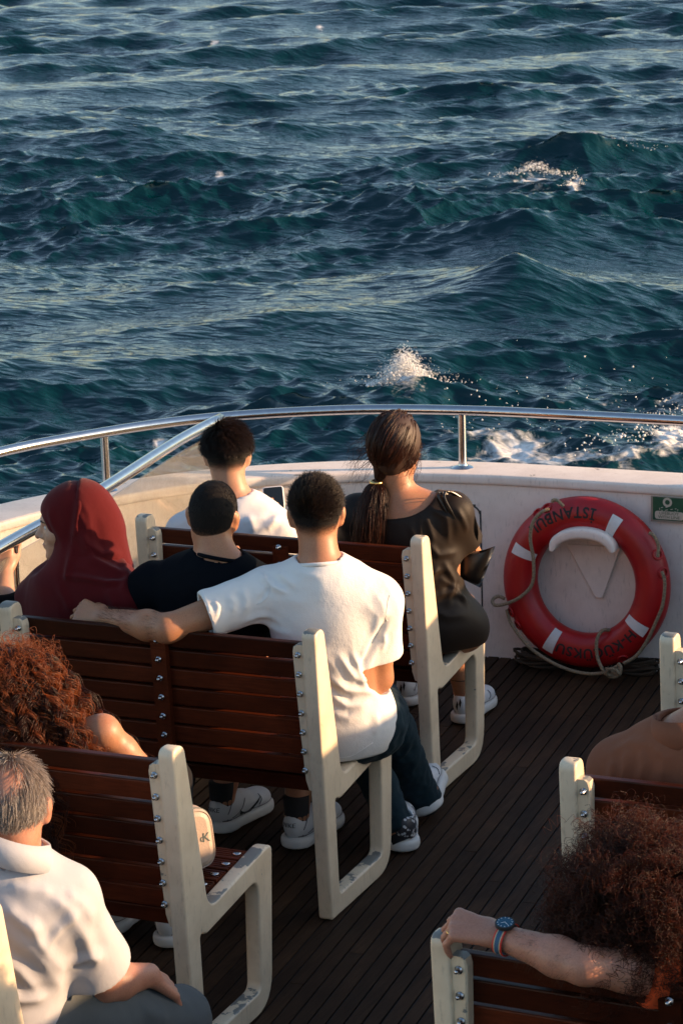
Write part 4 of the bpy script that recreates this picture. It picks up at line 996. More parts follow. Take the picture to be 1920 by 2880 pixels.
# ---------------------------------------------------------------- woman in red hijab, hand on the rail
def woman_hijab():
    hd = Uy(205, 1468, .28); nk = Uy(236, 1605, .26); shL = Uy(105, 1690, .30); shR = Uy(368, 1690, .22); grip = GL[4] + A(0, 0, 0); elL = Uy(8, 1726, .26); wrL = Uy(16, 1606, .43)
    elR = A(-.74, .38, .64); wrR = A(-.85, .58, .56); pel = A(-.90, .25, .505); hipL, hipR = A(-.98, .32, .485), A(-.81, .32, .485); knL, knR = A(-1.0, .74, .5), A(-.84, .74, .5); anL, anR = A(-1.0, .72, .10), A(-.86, .70, .10)
    fw = nrm(A(-.90, -.40, -.12)); H, L, Rm = head_prims(hd, fw, (0, 0, 1), .98, ears=False)
    T, Tf = torso_prims(pel, nk, shL, shR, .92, fem=True)
    hl, *_ = hand_prims(wrL, nrm(Uy(4, 1540, .46) - wrL), nrm(A(.45, -.85, .25)), -1, (70, 85, 50), (.75, .45, -.5), .95)
    hr, *_ = hand_prims(wrR, A(-.4, .6, -.2), A(0, .2, 1), 1, s=.93)
    P = H + [cone(L(0, -.03, -.055), nk, .047, .055, .03)] + T + arm(shL, elL, wrL, .88) + arm(shR, elR, wrR, .88) + hl + hr + leg(hipL, knL, anL) + leg(hipR, knR, anR)
    o = person('woman in dark red hijab seen in profile, holding the rail', None, (-.9, .3, .43), P, 'skin_light', .0058, eye_subs(L, .98))
    cuf = elL + (wrL - elL) * .18
    garment(o, 'black_dress', [infl(p, .006) for p in T] + [cone(shL, elL, .052, .050, .03), cone(elL, cuf, .050, .050, .02), cone(shR, elR, .052, .052, .03), cone(elR, wrR, .055, .042, .02)] + [infl(p, .03) for p in leg(hipL, knL, anL) + leg(hipR, knR, anR)], 'black_top', .0095, [(cuf, wrL - elL, .006, (cuf, .08))])
    E = lambda x, y, z, a, b_, d, k=.03: ell(L(x, y, z), .98 * A(a, b_, d), Rm, k)
    back = -Rm[1]
    Hj = [E(0, -.016, .024, .087, .112, .104), E(0, -.035, -.03, .082, .088, .10, .04), cone(L(0, -.03, -.05), nk + A(0, 0, .01), .078, .086, .05), cone(L(0, .012, -.115), nk + Rm[1] * .07 - A(0, 0, .03), .040, .075, .04),
          cone(nk, shL, .088, .074, .05), cone(nk, shR, .088, .074, .05), ell(nk + A(.0, .02, -.13), A(.205, .152, .175), Tf, .06), cone(L(0, -.095, -.01), nk + back * .06 - A(0, 0, .0), .03, .045, .05)]
    cuts = [(nk - A(0, 0, .255), A(0, 0, -1), .01), (shL + A(-.055, 0, -.0), nrm(A(-1, .0, -.35)), .02, (shL, .16))]
    subs = [ell(L(0, .150, -.034), .98 * A(.11, .098, .112), Rm, 0)]
    fo = [([(236, 1392), (222, 1440), (205, 1490), (188, 1560)], .009, .012), ([(238, 1395), (262, 1450), (270, 1520)], .004, .014), ([(212, 1500), (255, 1530), (300, 1548), (345, 1545)], .008, .013), ([(215, 1515), (260, 1560), (320, 1590), (352, 1600)], .007, .014), ([(178, 1625), (230, 1622), (300, 1628), (350, 1622)], .007, .009),
          ([(190, 1560), (180, 1600), (178, 1640)], .006, .01), ([(150, 1640), (175, 1690), (190, 1730)], .004, .012), ([(300, 1640), (310, 1700), (312, 1740)], .004, .014), ([(130, 1420), (140, 1480), (165, 1540)], .003, .012), ([(355, 1560), (362, 1610), (345, 1650)], .006, .012)]
    garment(o, 'hijab', Hj, 'hijab_red', .006, cuts, subs, fn=fold_fn([(p, h * 1.7, w_ * .9) for p, h, w_ in fo], .0015, 5, 12, A(.2, 0, 1)))
    W2 = [infl(p, .0085) for p in Hj[:4]] + [infl(p, .0095) for p in Hj[7:8]] + [cone(L(0, -.06, -.06), nk - Rm[1] * .05 - A(0, 0, .05), .085, .115, .04), cone(L(0, -.02, -.08), nk + Rm[1] * .03 - A(0, 0, .05), .075, .115, .04)]
    garment(o, 'veil_wrap', W2, 'hijab_red', .0058, [(L(0, -.030, .085), nrm(Rm[1] * .96 + Rm[2] * .27), .004), (Uy(250, 1628, .2), nrm(A(.05, 0, -1)), .004)], [], fn=fold_fn([([(238, 1398), (262, 1450), (275, 1520), (280, 1600)], .005, .012), ([(214, 1505), (258, 1535), (300, 1552), (345, 1548)], .010, .011), ([(212, 1525), (262, 1568), (320, 1596), (350, 1602)], .008, .012), ([(228, 1425), (250, 1490), (252, 1560)], .004, .010), ([(205, 1560), (240, 1590), (300, 1615)], .005, .010)], .001, 5, 3))
    garment(o, 'under_scarf', [E(0, .004, .012, .079, .098, .098, .01)], 'hijab_red', .006, [], [ell(L(0, .15, -.036), .98 * A(.11, .094, .108), Rm, 0)])
    simple('brow', (.03, .018, .012), .8); simple('lip', (.36, .12, .10), .5)
    bw = B()
    for sx in (-1, 1): bw.tube([L(sx * .015, .092, .019), L(sx * .03, .092, .024), L(sx * .047, .078, .020)], [.0025, .003, .0015], 6)
    bw.obj('eyebrow', 'brow', o, smooth=True)
    for sx in (-1, 1): B().lathe([(.0005, -.0108), (.006, -.009), (.0108, 0), (.006, .009), (.0005, .0108)], L(sx * .031, .076, .002), n=12).obj('eye', simple('eye_white', (.55, .52, .5), .2), o, smooth=True)
    garment(o, 'lips', [ell(L(0, .0935, -.056), A(.020, .0115, .005), Rm, .004), ell(L(0, .0915, -.0655), A(.018, .0115, .0055), Rm, .004)], 'lip', .0035)
woman_hijab()

# ---------------------------------------------------------------- man on the stern bench with a phone
def man_phone():
    hd = Uy(640, 1282, 1.32); nk = Uy(662, 1420, 1.30); shL = Uy(528, 1500, 1.30); shR = Uy(782, 1500, 1.33); elL = A(-1.22, 1.5, .58); wrL = A(-1.0, 1.68, .55); elR = Uy(815, 1560, 1.52); wrR = Uy(728, 1462, 1.60)
    pel = A(-.90, 1.32, .505); hipL, hipR = A(-.99, 1.38, .485), A(-.82, 1.38, .485); knL, knR = A(-1.0, 1.82, .5), A(-.8, 1.82, .5); anL, anR = A(-1.0, 1.85, .10), A(-.8, 1.85, .10)
    H, L, Rm = head_prims(hd, nrm(A(-.30, .95, -.10)), (0, 0, 1), .91)
    T, Tf = torso_prims(pel, nk, shL, shR, .95); nckd = nk - Tf[2] * .01
    ph = Uy(772, 1428, 1.56)
    hr, *_ = hand_prims(wrR, nrm(ph + A(-.03, .02, .02) - wrR), nrm(A(-.2, 1, -.2)), 1, (30, 40, 30), (.8, .5, -.6), .98)
    hl, *_ = hand_prims(wrL, A(.5, .6, -.2), A(0, .2, 1), -1)
    hA, hB = A(-1.0, 1.80, .004), A(-.8, 1.80, .004)
    P = H + [cone(L(0, -.03, -.055), nckd, .052, .06, .03)] + T + arm(shL, elL, wrL) + arm(shR, elR, wrR) + hl + hr + leg(hipL, knL, anL) + leg(hipR, knR, anR) + foot(anL, hA, A(0, 1, 0)) + foot(anR, hB, A(0, 1, 0))
    o = person('man with thick dark hair in white T-shirt looking at his phone', None, (-.9, 1.36, .43), P, 'skin_light', .008, eye_subs(L))
    garment(o, 'trousers', [infl(p, .014) for p in T[:1]] + [infl(p, .014) for p in leg(hipL, knL, anL) + leg(hipR, knR, anR)], 'shorts_dark', .013)
    sl = shL + (elL - shL) * .65; sr = shR + (elR - shR) * .7
    S = [infl(p, .017) for p in T] + [cone(shL, sl, .068, .068, .03), cone(shR, sr, .068, .074, .03)]
    fo = [([(690, 1470), (740, 1450), (800, 1460)], .007, .014), ([(700, 1500), (750, 1480), (800, 1440)], .006, .013), ([(760, 1500), (775, 1470), (790, 1440)], .007, .012), ([(700, 1440), (720, 1480), (710, 1505)], .005, .012)]
    sh = garment(o, 't_shirt', S, 'tee_far', .007, [(sl, elL - shL, .006, (sl, .12)), (sr, elR - shR, .006, (sr, .12))], [cone(nckd + Tf[2] * .02, L(0, -.03, -.06), .064, .058)], fn=fold_fn(fo, .003, 5, 14))
    ring = [nckd + Tf[2] * .016 + .066 * (math.cos(a) * Tf[0] + math.sin(a) * Tf[1]) - Tf[2] * (.022 * math.sin(a)) for a in np.linspace(0, 6.283, 28, endpoint=False)]
    B().tube(ring, .011, 8, True).obj('collar', 'tee_navy', sh, smooth=True)
    scalp_base(o, L, Rm, .91, 'scalp_dark', -.07, d=.004, fade=(-.06, .0))
    gk = np.random.default_rng(7); keep = lambda x, y, z: (z > -.058 + gk.uniform(0, .06, len(z)) + .10 * np.clip(y + .05, 0, 1)) & (y < .07 + z * .3) & ~((np.abs(x) > .06) & (z < .0) & (y > -.045))
    short_hair(o, 'hair', hd, Rm, .91, keep, 'hair_dark', 15000, .036, 43, (.35, -.2, -.5), .0006, 6, lift=.55, chaos=.3, lenfn=lambda l: .12 + 1.0 * np.clip((l[:, 2] + .005) / .055, 0, 1))
    shoe(o, hA, (0, 1, 0)); shoe(o, hB, (0, 1, 0))
    # the phone is a thing of its own
    sn = nrm(CAM - ph + A(0, 0, .8)); xa = nrm(np.cross(A(-.16, .2, 1), sn)); ya = np.cross(sn, xa)
    pe = empty('phone', ph, 'white phone with a dark screen held up by the man at the stern', 'phone')
    lp = fillet([(-.036, -.074), (.036, -.074), (.036, .074), (-.036, .074)], .011, 5)
    me = flat_mesh([lp], .009, .0025, 'case', None); simple('phone_case', (.72, .72, .74), .3); simple('phone_glass', (.008, .009, .011), .08); me.materials.append(MATS['phone_case']); orient(me, xa, ya, sn, (0, 0, 0)); link('case', me, pe)
    lp = fillet([(-.0325, -.0705), (.0325, -.0705), (.0325, .0705), (-.0325, .0705)], .008, 5)
    me = flat_mesh([lp], .0008, 0, 'screen', None); me.materials.append(MATS['phone_glass']); orient(me, xa, ya, sn, sn * .0051); link('screen', me, pe)
man_phone()

# ---------------------------------------------------------------- woman in black satin dress with a ponytail
def woman_black():
    hd = Uy(1112, 1262, 1.28); nk = Uy(1128, 1405, 1.27); shL = Uy(1005, 1448, 1.25); shR = Uy(1272, 1440, 1.30); elL = Uy(975, 1600, 1.34); wrL = A(-.42, 1.62, .57); elR = Uy(1322, 1568, 1.42); wrR = A(-.34, 1.60, .60)
    pel = A(-.22, 1.32, .505); hipL, hipR = A(-.31, 1.38, .485), A(-.12, 1.38, .485); heelR = Uy(1290, 2075, 1.78); heelR[2] = .004; heelL = Uy(1132, 2000, 1.9); heelL[2] = .004
    tdR = nrm(A(.02, 1, 0)); tdL = nrm(A(-.02, 1, 0)); knL, knR = A(-.58, 1.80, .5), A(-.36, 1.77, .5); anR = heelR + tdR * .055 + A(0, 0, .11); anL = heelL + tdL * .055 + A(0, 0, .11)
    H, L, Rm = head_prims(hd, nrm(A(-.02, 1, .02)), nrm(A(.05, -.1, 1)), .97, ears=False)
    T, Tf = torso_prims(pel, nk, shL, shR, 1.0, fem=True); nckd = nk - Tf[2] * .01
    hr, *_ = hand_prims(wrR, A(-.3, .5, -.5), A(.5, .2, .6), 1, s=.92); hl, *_ = hand_prims(wrL, A(.4, .5, -.3), A(0, .2, 1), -1, s=.92)
    P = H + [cone(L(0, -.025, -.055), nckd, .048, .058, .03)] + T + arm(shL, elL, wrL, .95) + arm(shR, elR, wrR, .95) + hl + hr + leg(hipL, knL, anL, .98) + leg(hipR, knR, anR, .98) + foot(anL, heelL, tdL) + foot(anR, heelR, tdR)
    o = person('woman in black satin dress with long dark ponytail and white sneakers', None, (-.22, 1.36, .43), P, 'skin_tan', .0078, eye_subs(L))
    sl = shL + (elL - shL) * .75; sr = shR + (elR - shR) * .66
    D = [infl(p, .010) for p in T] + [ell(pel + A(-.01, .0, .0), A(.142, .122, .13), Tf, .06), ell(pel + A(-.03, .02, -.015), A(.150, .130, .08), None, .05), cone(shL, sl, .058, .062, .04), cone(shR, sr, .056, .064, .03), cone(hipL, knL, .09, .075, .05), cone(hipR, knR, .088, .072, .05), cone(hipL + A(.05, .1, .02), knR + A(-.1, -.05, .02), .085, .075, .05)]
    fo = [([(1180, 1420), (1210, 1470), (1230, 1540)], .007, .016), ([(1215, 1415), (1255, 1470), (1270, 1530)], .007, .015), ([(1240, 1600), (1200, 1660), (1230, 1700)], .009, .018), ([(1260, 1590), (1290, 1640), (1270, 1700)], .009, .016), ([(1230, 1690), (1280, 1670), (1330, 1690)], .008, .016), ([(1200, 1540), (1240, 1570), (1290, 1560)], .007, .015), ([(1220, 1720), (1270, 1740), (1320, 1720)], .006, .02), ([(1290, 1420), (1310, 1460), (1325, 1500)], .006, .012), ([(1140, 1480), (1180, 1540), (1200, 1600)], .005, .016), ([(1150, 1600), (1210, 1620), (1260, 1610)], .006, .014), ([(1175, 1430), (1190, 1500), (1185, 1560)], .005, .014), ([(1250, 1640), (1300, 1660), (1325, 1700)], .007, .012)]
    garment(o, 'dress', D, 'satin_black', .0056, [(sl, elL - shL, .006, (sl, .12)), (sr, elR - shR, .006, (sr, .12)), (knL + A(0, -.05, 0), A(0, 1, -.1), .01), (A(-.2, 1.3, .437), A(0, 0, -1), .012)], [ell(nckd + A(0, 0, .03) - Tf[1] * .02, A(.118, .13, .066), Tf, 0), cone(nckd, L(0, 0, -.06), .085, .06)], fn=fold_fn([(p, h * .9, w_ * .62) for p, h, w_ in fo], .0012, 5, 16, A(.3, 0, 1)))
    # hair gathered to a ponytail
    g = np.random.default_rng(8); keep = lambda x, y, z: (z > -.05 + .35 * np.clip(y + .02, 0, 1)) & (y < .075 + z * .2)
    scalp_base(o, L, Rm, .97, 'scalp_brown', -.075, .06, d=.012)
    n = 7000; rt, nn, loc = scalp(hd, Rm, .97, n, keep, 17); n = len(rt); G = L(-.035, -.085, -.098); m = 16; Pp = np.zeros((n, m, 3)); cen = L(0, -.012, .028); tl = g.uniform(.16, .235, n)
    tx = g.normal(size=(n, 3)) * .0075; bump_ = g.uniform(1.03, 1.16, n); wob = g.uniform(0, 6.28, n); cl = pnoise(rt, 30, 4, 2)
    for i in range(m):
        t = i / (m - 1)
        if t <= .55:
            q_ = t / .55; p = rt * (1 - q_) + G * q_; d = (p - cen) @ Rm.T; e = d / A(.0765, .0975, .098) / .97; rr = np.linalg.norm(e, axis=1)
            tgt = bump_ + .05 * cl; f = np.where(rr < tgt, tgt / np.maximum(rr, .2), 1); f = 1 + (f - 1) * math.sin(math.pi * min(1, q_ * 1.0 + .08)) ** .6 * (1 if q_ < .92 else .5); p = cen + (d * f[:, None]) @ Rm
            Pp[:, i] = p + tx * .25 * q_
        else:
            q_ = (t - .55) / .45; sw = .9 + 1.6 * math.sin(min(1, q_ * 1.35) * math.pi * .62)
            Pp[:, i] = G + tx * sw * A(1, .8, .4) + np.stack([-.012 * q_ + .004 * np.sin(q_ * 9 + wob), -.05 * math.sin(q_ * 1.6) + .0 * wob, -tl * q_], 1)
    strands('hair', Pp, .0008, 'hair_brown', o, .6)
    n = 160; rt, nn, loc = scalp(hd, Rm, .97, n, lambda x, y, z: (np.abs(x) > .05) & (z < .06), 18); n = len(rt); fl_ = np.stack([rt, rt + nn * .022 + A(-.012, 0, -.02), rt + nn * .03 + A(-.03, 0, -.05) + g.normal(size=(n, 3)) * .012, rt + nn * .03 + A(-.05, 0, -.085) + g.normal(size=(n, 3)) * .02], 1); strands('loose_hair', fl_, .0005, 'hair_brown', o)
    B().tube([G + .017 * (math.cos(a) * Rm[0] + math.sin(a) * Rm[1]) for a in np.linspace(0, 6.283, 14, endpoint=False)], .006, 8, True).obj('hair_tie', 'gold', o, smooth=True)
    d = nrm(knR - anR); B().tube([anR + d * .05 + .042 * (math.cos(a) * A(1, 0, 0) + math.sin(a) * A(0, 1, 0)) for a in np.linspace(0, 6.283, 16, endpoint=False)], .0015, 6, True).obj('anklet', 'black_rubber', o)
    for an in (anL, anR): B().tube([an + A(0, 0, -.05), an + A(0, 0, .0)], [.035, .039], 14).obj('sock', 'sock_white', o, smooth=True)
    for hl_, td in ((heelR, tdR), (heelL, tdL)):
        s_ = shoe(o, hl_, td, s=.98); c_ = hl_ + A(0, 0, .075); r_ = nrm(np.cross(td, A(0, 0, 1)))
        for k in (-1, 1):
            q_ = [c_ + r_ * (k * .006 + x_) - td * .001 + A(0, 0, z_ + k * .005) for x_, z_ in ((-.005, -.004), (0, -.018), (.005, .004), (0, .018))]; B().add([p - td * .0008 + td * .004 for p in q_], [(0, 1, 2, 3)]).obj('heel_mark', 'black_rubber', s_)
    # handbag hanging on her right arm
    bg_ = empty('handbag', Uy(1335, 1600, 1.42), 'black leather handbag hanging from the right arm of the woman in black', 'handbag'); simple('leather_black', (.012, .010, .009), .28, bump=.2, bscale=260)
    tl_, tr_, br_, bl_ = Uy(1284, 1545, 1.37), Uy(1392, 1536, 1.39), Uy(1350, 1652, 1.38), Uy(1288, 1622, 1.37); nb = nrm(np.cross(tr_ - tl_, bl_ - tl_)); nb = nb if nb @ (CAM - tl_) > 0 else -nb
    V = []; F = []; rows = 9; cols = 9
    for sd_ in (1, -1):
        for i in range(rows):
            for j in range(cols):
                a_, c_ = i / (rows - 1), j / (cols - 1); p = (tl_ * (1 - c_) + tr_ * c_) * (1 - a_) + (bl_ * (1 - c_) + br_ * c_) * a_
                th_ = .028 * (math.sin(math.pi * c_) ** .5) * (.35 + .65 * math.sin(math.pi * min(1, a_ * .9 + .1)) ** .5) if a_ < 1 else .004
                V.append(p + nb * sd_ * th_ + A(0, 0, -.016 * math.sin(math.pi * c_) * (1 - a_)))
    for s_ in range(2):
        o_ = s_ * rows * cols
        for i in range(rows - 1):
            for j in range(cols - 1):
                f_ = (o_ + i * cols + j, o_ + i * cols + j + 1, o_ + (i + 1) * cols + j + 1, o_ + (i + 1) * cols + j); F.append(f_ if s_ else f_[::-1])
    n_ = rows * cols
    rim = [i * cols for i in range(rows)] + [(rows - 1) * cols + j for j in range(1, cols)] + [i * cols + cols - 1 for i in range(rows - 2, -1, -1)]
    for a_, c_ in zip(rim[:-1], rim[1:]): F.append((a_, c_, n_ + c_, n_ + a_))
    B().add(V, F).obj('body', 'leather_black', bg_, smooth=True)
    for du in (0, 13): 
        st = spline([Uy(1288 + du, 1550, 1.36), Uy(1268 + du, 1470, 1.25), Uy(1230 + du * 1.3, 1398, 1.22), Uy(1242 + du * 2.0, 1386, 1.26), Uy(1296 + du * 1.6, 1424, 1.31), Uy(1336 + du * .2, 1490, 1.33), Uy(1324 + du * .6, 1548, 1.37)], 6)
        V = []; F = []
        for i, p in enumerate(st):
            t_ = nrm(st[min(i + 1, len(st) - 1)] - st[max(i - 1, 0)]); sd_ = nrm(np.cross(t_, A(.2, 1, 0))); nn_ = np.cross(sd_, t_)
            V += [p + sd_ * .0075, p + nn_ * .0016, p - sd_ * .0075, p - nn_ * .0016]
        for i in range(len(st) - 1):
            for k in range(4): F.append((i * 4 + k, i * 4 + (k + 1) % 4, (i + 1) * 4 + (k + 1) % 4, (i + 1) * 4 + k))
        B().add(V, F).obj('strap', 'leather_black', bg_, smooth=True)
woman_black()

# ---------------------------------------------------------------- curly hair helper
def curls(parent, name, rt, nn, length, mat, seed, rad=.0008, m=30, cr=.009, pitch=.030, out=.6, grav=1.0, per=5, spread=.006, flow=None, lenvar=.25, fall=1.2, gp=.6, col=(), dr=.25):
    """clumps of corkscrew strands that start at rt and fall or stand out"""
    g = np.random.default_rng(seed); n = len(rt); N = n * per
    R0 = np.repeat(rt, per, 0) + g.normal(size=(N, 3)) * spread * .5; NN = np.repeat(nn, per, 0)
    Lg = np.repeat(length * g.uniform(1 - lenvar, 1 + lenvar, n), per) * g.uniform(.85, 1.1, N); ph = np.repeat(g.uniform(0, 6.28, n), per) + g.normal(size=N) * .5; cr_ = np.repeat(cr * g.uniform(.6, 1.4, n), per); pt = np.repeat(pitch * g.uniform(.75, 1.3, n), per)
    hand = np.repeat(np.where(g.random(n) > .5, 1, -1), per); off_ = g.normal(size=(N, 3)) * spread
    drift = np.repeat(g.normal(size=(n, 3)) * dr, per, 0); c = R0.copy(); P = np.zeros((N, m, 3)); P[:, 0] = R0
    fl = np.zeros(3) if flow is None else np.asarray(flow, float)
    for i in range(1, m):
        t = i / (m - 1); d = NN * out * (1 - t) ** fall + A(0, 0, -1) * grav * (t ** gp) + fl * t + drift * (.4 + t * .6); d /= np.linalg.norm(d, axis=1)[:, None] + 1e-9
        c = c + d * (Lg / (m - 1))[:, None]
        for (cc, RR, rr_) in col:
            dd = (c - cc) @ RR.T / rr_; q_ = np.linalg.norm(dd, axis=1); ins = q_ < 1; c[ins] = cc + (dd[ins] / q_[ins][:, None] * rr_) @ RR
        e1 = np.cross(d, A(.3, .8, .52)); e1 /= np.linalg.norm(e1, axis=1)[:, None] + 1e-9; e2 = np.cross(d, e1); a = ph + hand * 6.283 * (Lg * t) / pt; amp = cr_ * min(1, t * 4)
        P[:, i] = c + (np.cos(a) * amp)[:, None] * e1 + (np.sin(a) * amp)[:, None] * e2 + off_ * min(1, t * 2)
    return strands(name, P, rad, mat, parent, .55)

# ---------------------------------------------------------------- woman with long curly hair, bare shoulder
def woman_curly():
    hd = Uy(24, 1950, -.84); nk = Uy(66, 2085, -.86); shL = Uy(-105, 2110, -.84); shR = Uy(288, 2060, -.82); elR = Uy(442, 2206, -.72); wrR = A(-.28, -.48, .56); elL = A(-.78, -.72, .6); wrL = A(-.72, -.45, .56)
    pel = A(-.42, -.80, .50); hipL, hipR = A(-.52, -.72, .485), A(-.34, -.72, .485); knL, knR = A(-.52, -.31, .49), A(-.36, -.30, .49); heelR = Uy(455, 2640, -.36); heelR[2] = .004; heelL = heelR + A(-.2, .03, 0); anR = heelR + A(0, .055, .1); anL = heelL + A(0, .055, .1)
    H, L, Rm = head_prims(hd, nrm(A(-.35, .93, -.1)), nrm(A(.05, .02, 1)), .96)
    T, Tf = torso_prims(pel, nk, shL, shR, .9, fem=True); nckd = nk - Tf[2] * .01
    hr, *_ = hand_prims(wrR, A(-.3, .5, -.3), A(.2, .2, 1), 1, s=.92); hl, *_ = hand_prims(wrL, A(.3, .5, -.3), A(0, .2, 1), -1, s=.92)
    P = H + [cone(L(0, -.03, -.055), nckd, .046, .056, .03)] + T + arm(shL, elL, wrL, .93) + arm(shR, elR, wrR, .82) + hl + hr + leg(hipL, knL, anL) + leg(hipR, knR, anR) + foot(anL, heelL, A(0, 1, 0)) + foot(anR, heelR, A(0, 1, 0))
    o = person('woman with long curly copper hair and a bare sunlit shoulder', None, (-.42, -.75, .43), P, 'skin_tan', .0078, eye_subs(L))
    garment(o, 'sleeveless_top', [infl(p, .008) for p in T[:4]], 'floral_top', .008, [], [cone(nckd, L(0, 0, -.06), .10, .06), cone(shL, elL, .075, .06), cone(shR, elR, .078, .06)])
    garment(o, 'trousers', [infl(p, .014) for p in T[:1]] + [infl(p, .014) for p in leg(hipL, knL, anL) + leg(hipR, knR, anR)], 'shorts_dark', .013)
    shoe(o, heelR, (0, 1, 0), s=.98); shoe(o, heelL, (0, 1, 0), s=.98)
    scalp_base(o, L, Rm, .96, 'scalp_brown', -.075, .06, d=.012)
    keep = lambda x, y, z: (z > -.05 + .4 * np.clip(y + .0, 0, 1)) & (y < .075 + z * .2)
    cols = [(L(0, -.012, .02), Rm, .96 * A(.095, .115, .112)), (pel + (nk - pel) * .72, Tf, A(.19, .135, .22)), (nk, np.eye(3), A(.075, .075, .08))]
    for k_, (cnt, mt, ln_) in enumerate(((420, 'hair_copper_dark', .36), (260, 'hair_copper', .36), (90, 'hair_copper', .40))):
        rt, nn, loc = scalp(hd, Rm, .96, cnt, keep, 51 + k_); curls(o, 'hair', rt, nn, ln_, mt, 152 + k_, .0008, 44, .0105, .062, .55, 1.2, 14, .0042, flow=A(.85, -.25, 0), fall=2.0, gp=.3, col=cols, lenvar=.3, dr=.14)
    rt, nn, loc = scalp(hd, Rm, .96, 500, keep, 53); curls(o, 'loose_hair', rt, nn, .15, 'hair_copper', 54, .0005, 20, .010, .04, 1.3, 1.0, 2, .012, fall=2)
woman_curly()

# ---------------------------------------------------------------- grey-haired man in pale shirt
def man_old():
    hd = Uy(36, 2272, -1.90); nk = Uy(26, 2418, -1.92); shL = Uy(-160, 2480, -1.86); shR = Uy(182, 2528, -1.86); elR = Uy(292, 2768, -1.70); wrR = Uy(418, 2742, -1.56); elL = A(-.27, -1.65, .62); wrL = A(-.12, -1.45, .58)
    pel = A(-.03, -1.88, .50); hipL, hipR = A(-.12, -1.82, .485), A(.07, -1.80, .485); knR = Uy(498, 2868, -1.44); knL = A(-.16, -1.40, .49); anR = knR + A(0, .02, -.36); anL = knL + A(0, .02, -.37)
    H, L, Rm = head_prims(hd, nrm(A(-.40, .91, -.05)), nrm(A(-.02, 0, 1)), 1.0, wide=.97)
    T, Tf = torso_prims(pel, nk, shL, shR, 1.02, 1.05); nckd = nk - Tf[2] * .01
    hr, kn, tips, sd = hand_prims(wrR, Uy(500, 2790, -1.47) - wrR, nrm(A(.25, -.25, .9)), 1, (24, 26, 12), (.75, .6, -.3), 1.06)
    hl, *_ = hand_prims(wrL, A(.2, .6, -.3), A(0, .2, 1), -1)
    hA, hB = anL + A(0, -.055, 0), anR + A(0, -.055, 0); hA[2] = hB[2] = .004
    P = H + [cone(L(0, -.03, -.055), nckd, .057, .064, .03)] + T + arm(shL, elL, wrL, 1.08) + arm(shR, elR, wrR, 1.04) + hl + hr + leg(hipL, knL, anL, 1.05) + leg(hipR, knR, anR, 1.05) + foot(anL, hA, A(0, 1, 0)) + foot(anR, hB, A(0, 1, 0))
    o = person('grey-haired man with a bald crown in pale short-sleeved shirt', None, (-.03, -1.84, .43), P, 'skin_pink', .0055, eye_subs(L))
    garment(o, 'trousers', [infl(p, .018) for p in T[:1]] + [infl(p, .020) for p in leg(hipL, knL, anL, 1.05) + leg(hipR, knR, anR, 1.05)] + [ell(pel + A(0, .06, -.02), A(.2, .17, .11), None, .04)], 'trousers_grey', .0075, fn=fold_fn([([(420, 2830), (470, 2860), (480, 2880)], .005, .015)], .003, 6, 5))
    sl = shL + (elL - shL) * .75; sr = shR + (elR - shR) * .78
    S = [infl(p, .017) for p in T] + [ell(pel + A(0, .02, .08), A(.18, .155, .17), Tf, .06), cone(shL, sl, .070, .084, .04), cone(shR, sr, .070, .086, .04)]
    fo = [([(10, 2560), (70, 2600), (130, 2620)], .006, .012), ([(150, 2520), (200, 2560), (250, 2640), (280, 2720)], .008, .016), ([(85, 2600), (120, 2660), (190, 2740)], .009, .014), ([(60, 2640), (130, 2720), (180, 2790)], .007, .016), ([(190, 2500), (240, 2540), (275, 2600)], .006, .014), ([(215, 2720), (255, 2700), (300, 2700)], .006, .014), ([(10, 2790), (60, 2820), (140, 2810)], .008, .014), ([(0, 2700), (60, 2740), (110, 2800)], .006, .015), ([(230, 2570), (180, 2620), (140, 2670)], .005, .01), ([(20, 2480), (90, 2500), (160, 2500)], .005, .014)]
    sh = garment(o, 'shirt', S, 'shirt_pale', .0062, [(sl, elL - shL, .006, (sl, .14)), (sr, elR - shR, .006, (sr, .14)), (A(0, -1.9, .44), A(0, 0, -1), .01)], [cone(nckd + Tf[2] * .015, L(0, -.03, -.06), .074, .064), cone(sr - (elR - shR) * .1, elR, .060, .055)], fn=fold_fn([(p, h * 1.5, w_) for p, h, w_ in fo], .002, 4.5, 24, A(.4, .1, 1)))
    # stand-and-fall collar
    V = []; F = []; m = 30
    for i in range(m):
        a = 2 * math.pi * i / m; d = math.cos(a) * Tf[0] + math.sin(a) * Tf[1]; up_ = Tf[2]; fr_ = max(0, math.sin(a))
        for r_, h_ in ((.071, .0), (.068, .034 - .012 * fr_), (.074, .040 - .014 * fr_), (.087, .012 - .02 * fr_), (.095, -.012 - .03 * fr_), (.092, -.014 - .03 * fr_), (.080, .014 - .02 * fr_), (.073, .02)): V.append(nckd + d * (r_ + .010) + up_ * (h_ * 1.15 + .040 - .03 * math.sin(a)))
    for i in range(m):
        for k in range(8): F.append((i * 8 + k, ((i + 1) % m) * 8 + k, ((i + 1) % m) * 8 + (k + 1) % 8, i * 8 + (k + 1) % 8))
    B().add(V, F).obj('collar', 'shirt_pale', sh, smooth=True)
    hm = sr; d = nrm(elR - shR); e1 = nrm(np.cross(d, A(0, 0, 1))); e2 = np.cross(d, e1)
    # wedding ring
    fb = kn[2] + (tips[2] - kn[2]) * .22; fd = nrm(tips[2] - kn[2]); e1 = nrm(np.cross(fd, A(0, 0, 1))); e2 = np.cross(fd, e1)
    rg = B().tube([fb + .0112 * (math.cos(a) * e1 + math.sin(a) * e2) for a in np.linspace(0, 6.283, 18, endpoint=False)], .0026, 8, True).obj('ring', 'gold', o, smooth=True)
    g_ = np.random.default_rng(9)
